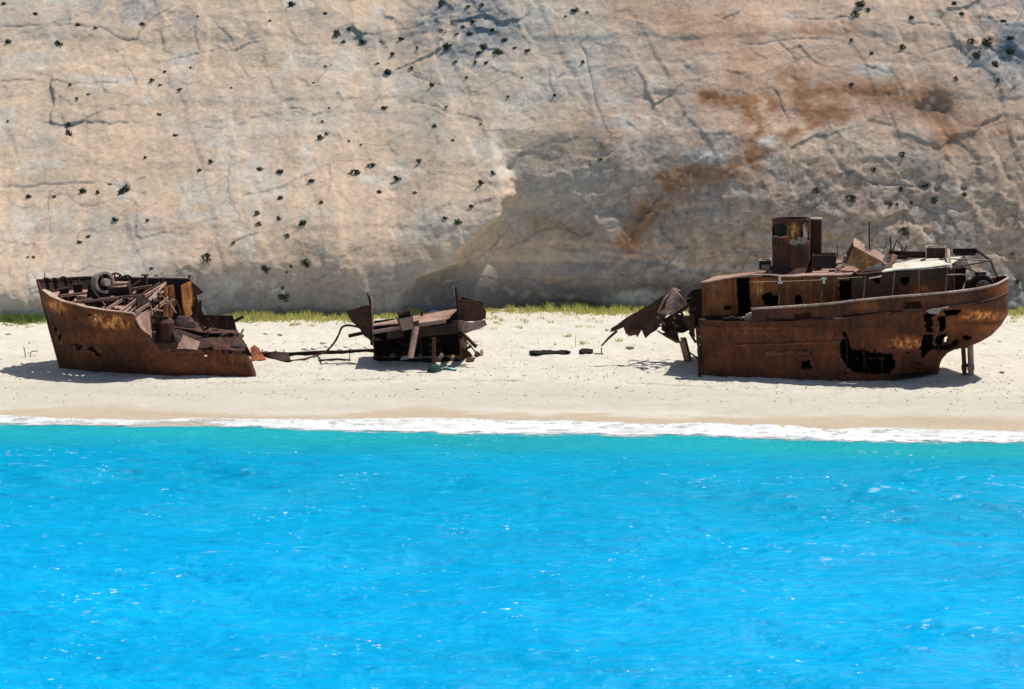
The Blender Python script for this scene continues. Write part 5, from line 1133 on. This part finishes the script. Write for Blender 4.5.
tag(MB().tube(spline([lay(686, 359.5)+np.array([0, 0, .35]), lay(690, 358.5)+np.array([0, 0, .42]), lay(698, 361)+np.array([0, 0, .15])], 4), .06, 6).build('bent_bar', M['dark']), 'dark bent bar on the sand at the foot of the leaning timber', 'scrap metal')
p = lay(25, 357)
tag(MB().tube([p, p+np.array([-.12, 0, .75])], .035, 5).build('upright_stick', M['twig']), 'thin upright stick in the sand left of the bow', 'stick')
p = lay(29.5, 356)
tag(MB().tube([p, p+np.array([.02, 0, .3]), p+np.array([.2, 0, .38]), p+np.array([.55, 0, .40])], .035, 5).build('bent_stick', M['twig']), 'bent stick lying in the sand beside the upright stick', 'stick')
p = lay(575.5, 346.5); tag(MB().tube([p, p+np.array([.02, 0, .8])], .02, 5).build('thin_stake', M['twig']), 'thin upright stake in the open sand above the dark humped scrap', 'stake')
p = lay(337, 361.5); tag(MB().tube([p+np.array([-1.2, 0, .05]), p+np.array([0, .1, .12]), p+np.array([.9, 0, .05])], .07, 6).tube([p+np.array([.8, 0, 0]), p+np.array([.85, 0, .5])], .03, 5).build('half_buried_rail', M['dark']), 'thin half buried rail on the sand left of the middle wreck', 'scrap metal')
# pieces along the foot of the middle wreck
FR = [(393, 358.5, 7, 4, 'lit_dust', 'pale scrap at the foot of the middle wreck, left of the leaning pipe'), (404.5, 361, 9, 4.5, 'stone', 'pale grey slab lying in front of the leaning pipe'), (377, 360, 8, 3.5, 'dark', 'dark scrap under the left fin post of the middle wreck'),
      (420.5, 359.5, 4, 5, 'lit_dust', 'small upright scrap right of the leaning pipe'), (441, 358.5, 5, 5.5, 'lit_dust', 'small pale upright scrap right of the rusty post'), (450.5, 358.8, 7, 5.5, 'wood', 'pale forked scrap at the foot of the middle wreck, two right of the post'), (460, 360, 9, 6, 'orange', 'orange scrap at the right foot of the middle wreck'),
      (470, 361.5, 10, 3.5, 'brown', 'brown flat scrap beyond the orange scrap'), (477, 356, 5, 6, 'dark', 'dark upright scrap under the right prop beam'), (481.5, 355, 4, 6, 'lit_dust', 'pale upright scrap rightmost beside the middle wreck'), (478, 345, 9, 3.5, 'stone', 'grey slab at the end of the prop beam')]
for i, (a_, b_, w, h, m_, lab) in enumerate(FR): scrap('scrap_plate', a_, b_, w, h, m_, lab, 'scrap metal' if m_ != 'stone' else 'slab', 90+i)
# stones on the pale bank left of the middle wreck
def stone(px_, py_, s, seed, flatn, label, mat='stone', group=None):
    r = random.Random(seed); bm_ = MB(); n1_, n2_ = 9, 6; vs = []
    for i in range(1, n2_):
        for k in range(n1_):
            a = 2*math.pi*k/n1_; e = math.pi*i/n2_-math.pi/2; q = r.uniform(.8, 1.15)
            vs.append((math.cos(a)*math.cos(e)*q, math.sin(a)*math.cos(e)*q*.8, math.sin(e)*q*flatn))
    vs += [(0, 0, -flatn), (0, 0, flatn)]; fs = [((i)*n1_+k, (i)*n1_+(k+1) % n1_, (i+1)*n1_+(k+1) % n1_, (i+1)*n1_+k) for i in range(n2_-2) for k in range(n1_)]
    N = len(vs); fs += [(N-2, (k+1) % n1_, k) for k in range(n1_)]+[(N-1, (n2_-2)*n1_+k, (n2_-2)*n1_+(k+1) % n1_) for k in range(n1_)]
    me = bpy.data.meshes.new('stone'); me.from_pydata([tuple(c*s for c in v_) for v_ in vs], [], fs); me.update()
    o = link('beach_stone', me, M[mat]); p = lay(px_, py_); o.location = (p[0], p[1], p[2]+.2*s*flatn); o.rotation_euler = (0, 0, r.uniform(0, 6)); return tag(o, label, 'stone', group)
ST = [(307, 349.5, .40, 'pale grey stone just above the long beam, leftmost of the stones there'), (314, 349.8, .30, 'second pale stone from the left above the long beam'), (324, 343, .30, 'white stone above the middle of the long beam, left of the cable'), (327, 347, .34, 'white stone left of the cable, close to the beam'), (321, 348, .22, 'small white stone left of the cable near the beam'),
      (340, 350, .28, 'pale stone just right of the cable on the beam'), (346, 347, .24, 'pale stone right of the cable, above the beam'), (352, 349, .30, 'grey stone above the beam, third right of the cable'), (358, 344, .24, 'white stone under the left fin of the middle wreck'), (366, 347.5, .28, 'pale stone closest to the left fin post'), (337, 346, .2, 'smallest pale stone right of the cable')]
for i, (a_, b_, s, lab) in enumerate(ST): stone(a_, b_, s, 130+i, .42, lab)
KN = [(279.5, 335.5, .22, 'dark clump of weed on sand above the left end of the beam'), (265, 334, .18, 'small weed clump on sand right of the bow wreck'), (555, 344.5, .14, 'small dark pebble above the longest flat scrap'), (630, 348, .38, 'dark low clump on sand under the torn plates'), (984, 344, .14, 'dark pebble right of the rudder'), (1003, 373, .22, 'dark chip of scrap on sand right of the rudder'), (8, 334.5, .22, 'dark weed clump at the left edge of the beach'), (417, 389.5, .16, 'dark pebble on the lower beach before the middle wreck'), (617, 388, .16, 'dark pebble on the lower beach below the torn plates'), (307, 362.5, .12, 'small dark pebble under the curving cable'), (1000, 342, .16, 'grey pebble far right beyond the rudder')]
for i, (a_, b_, s, lab) in enumerate(KN): stone(a_, b_, s, 150+i, .3, lab, 'twig')
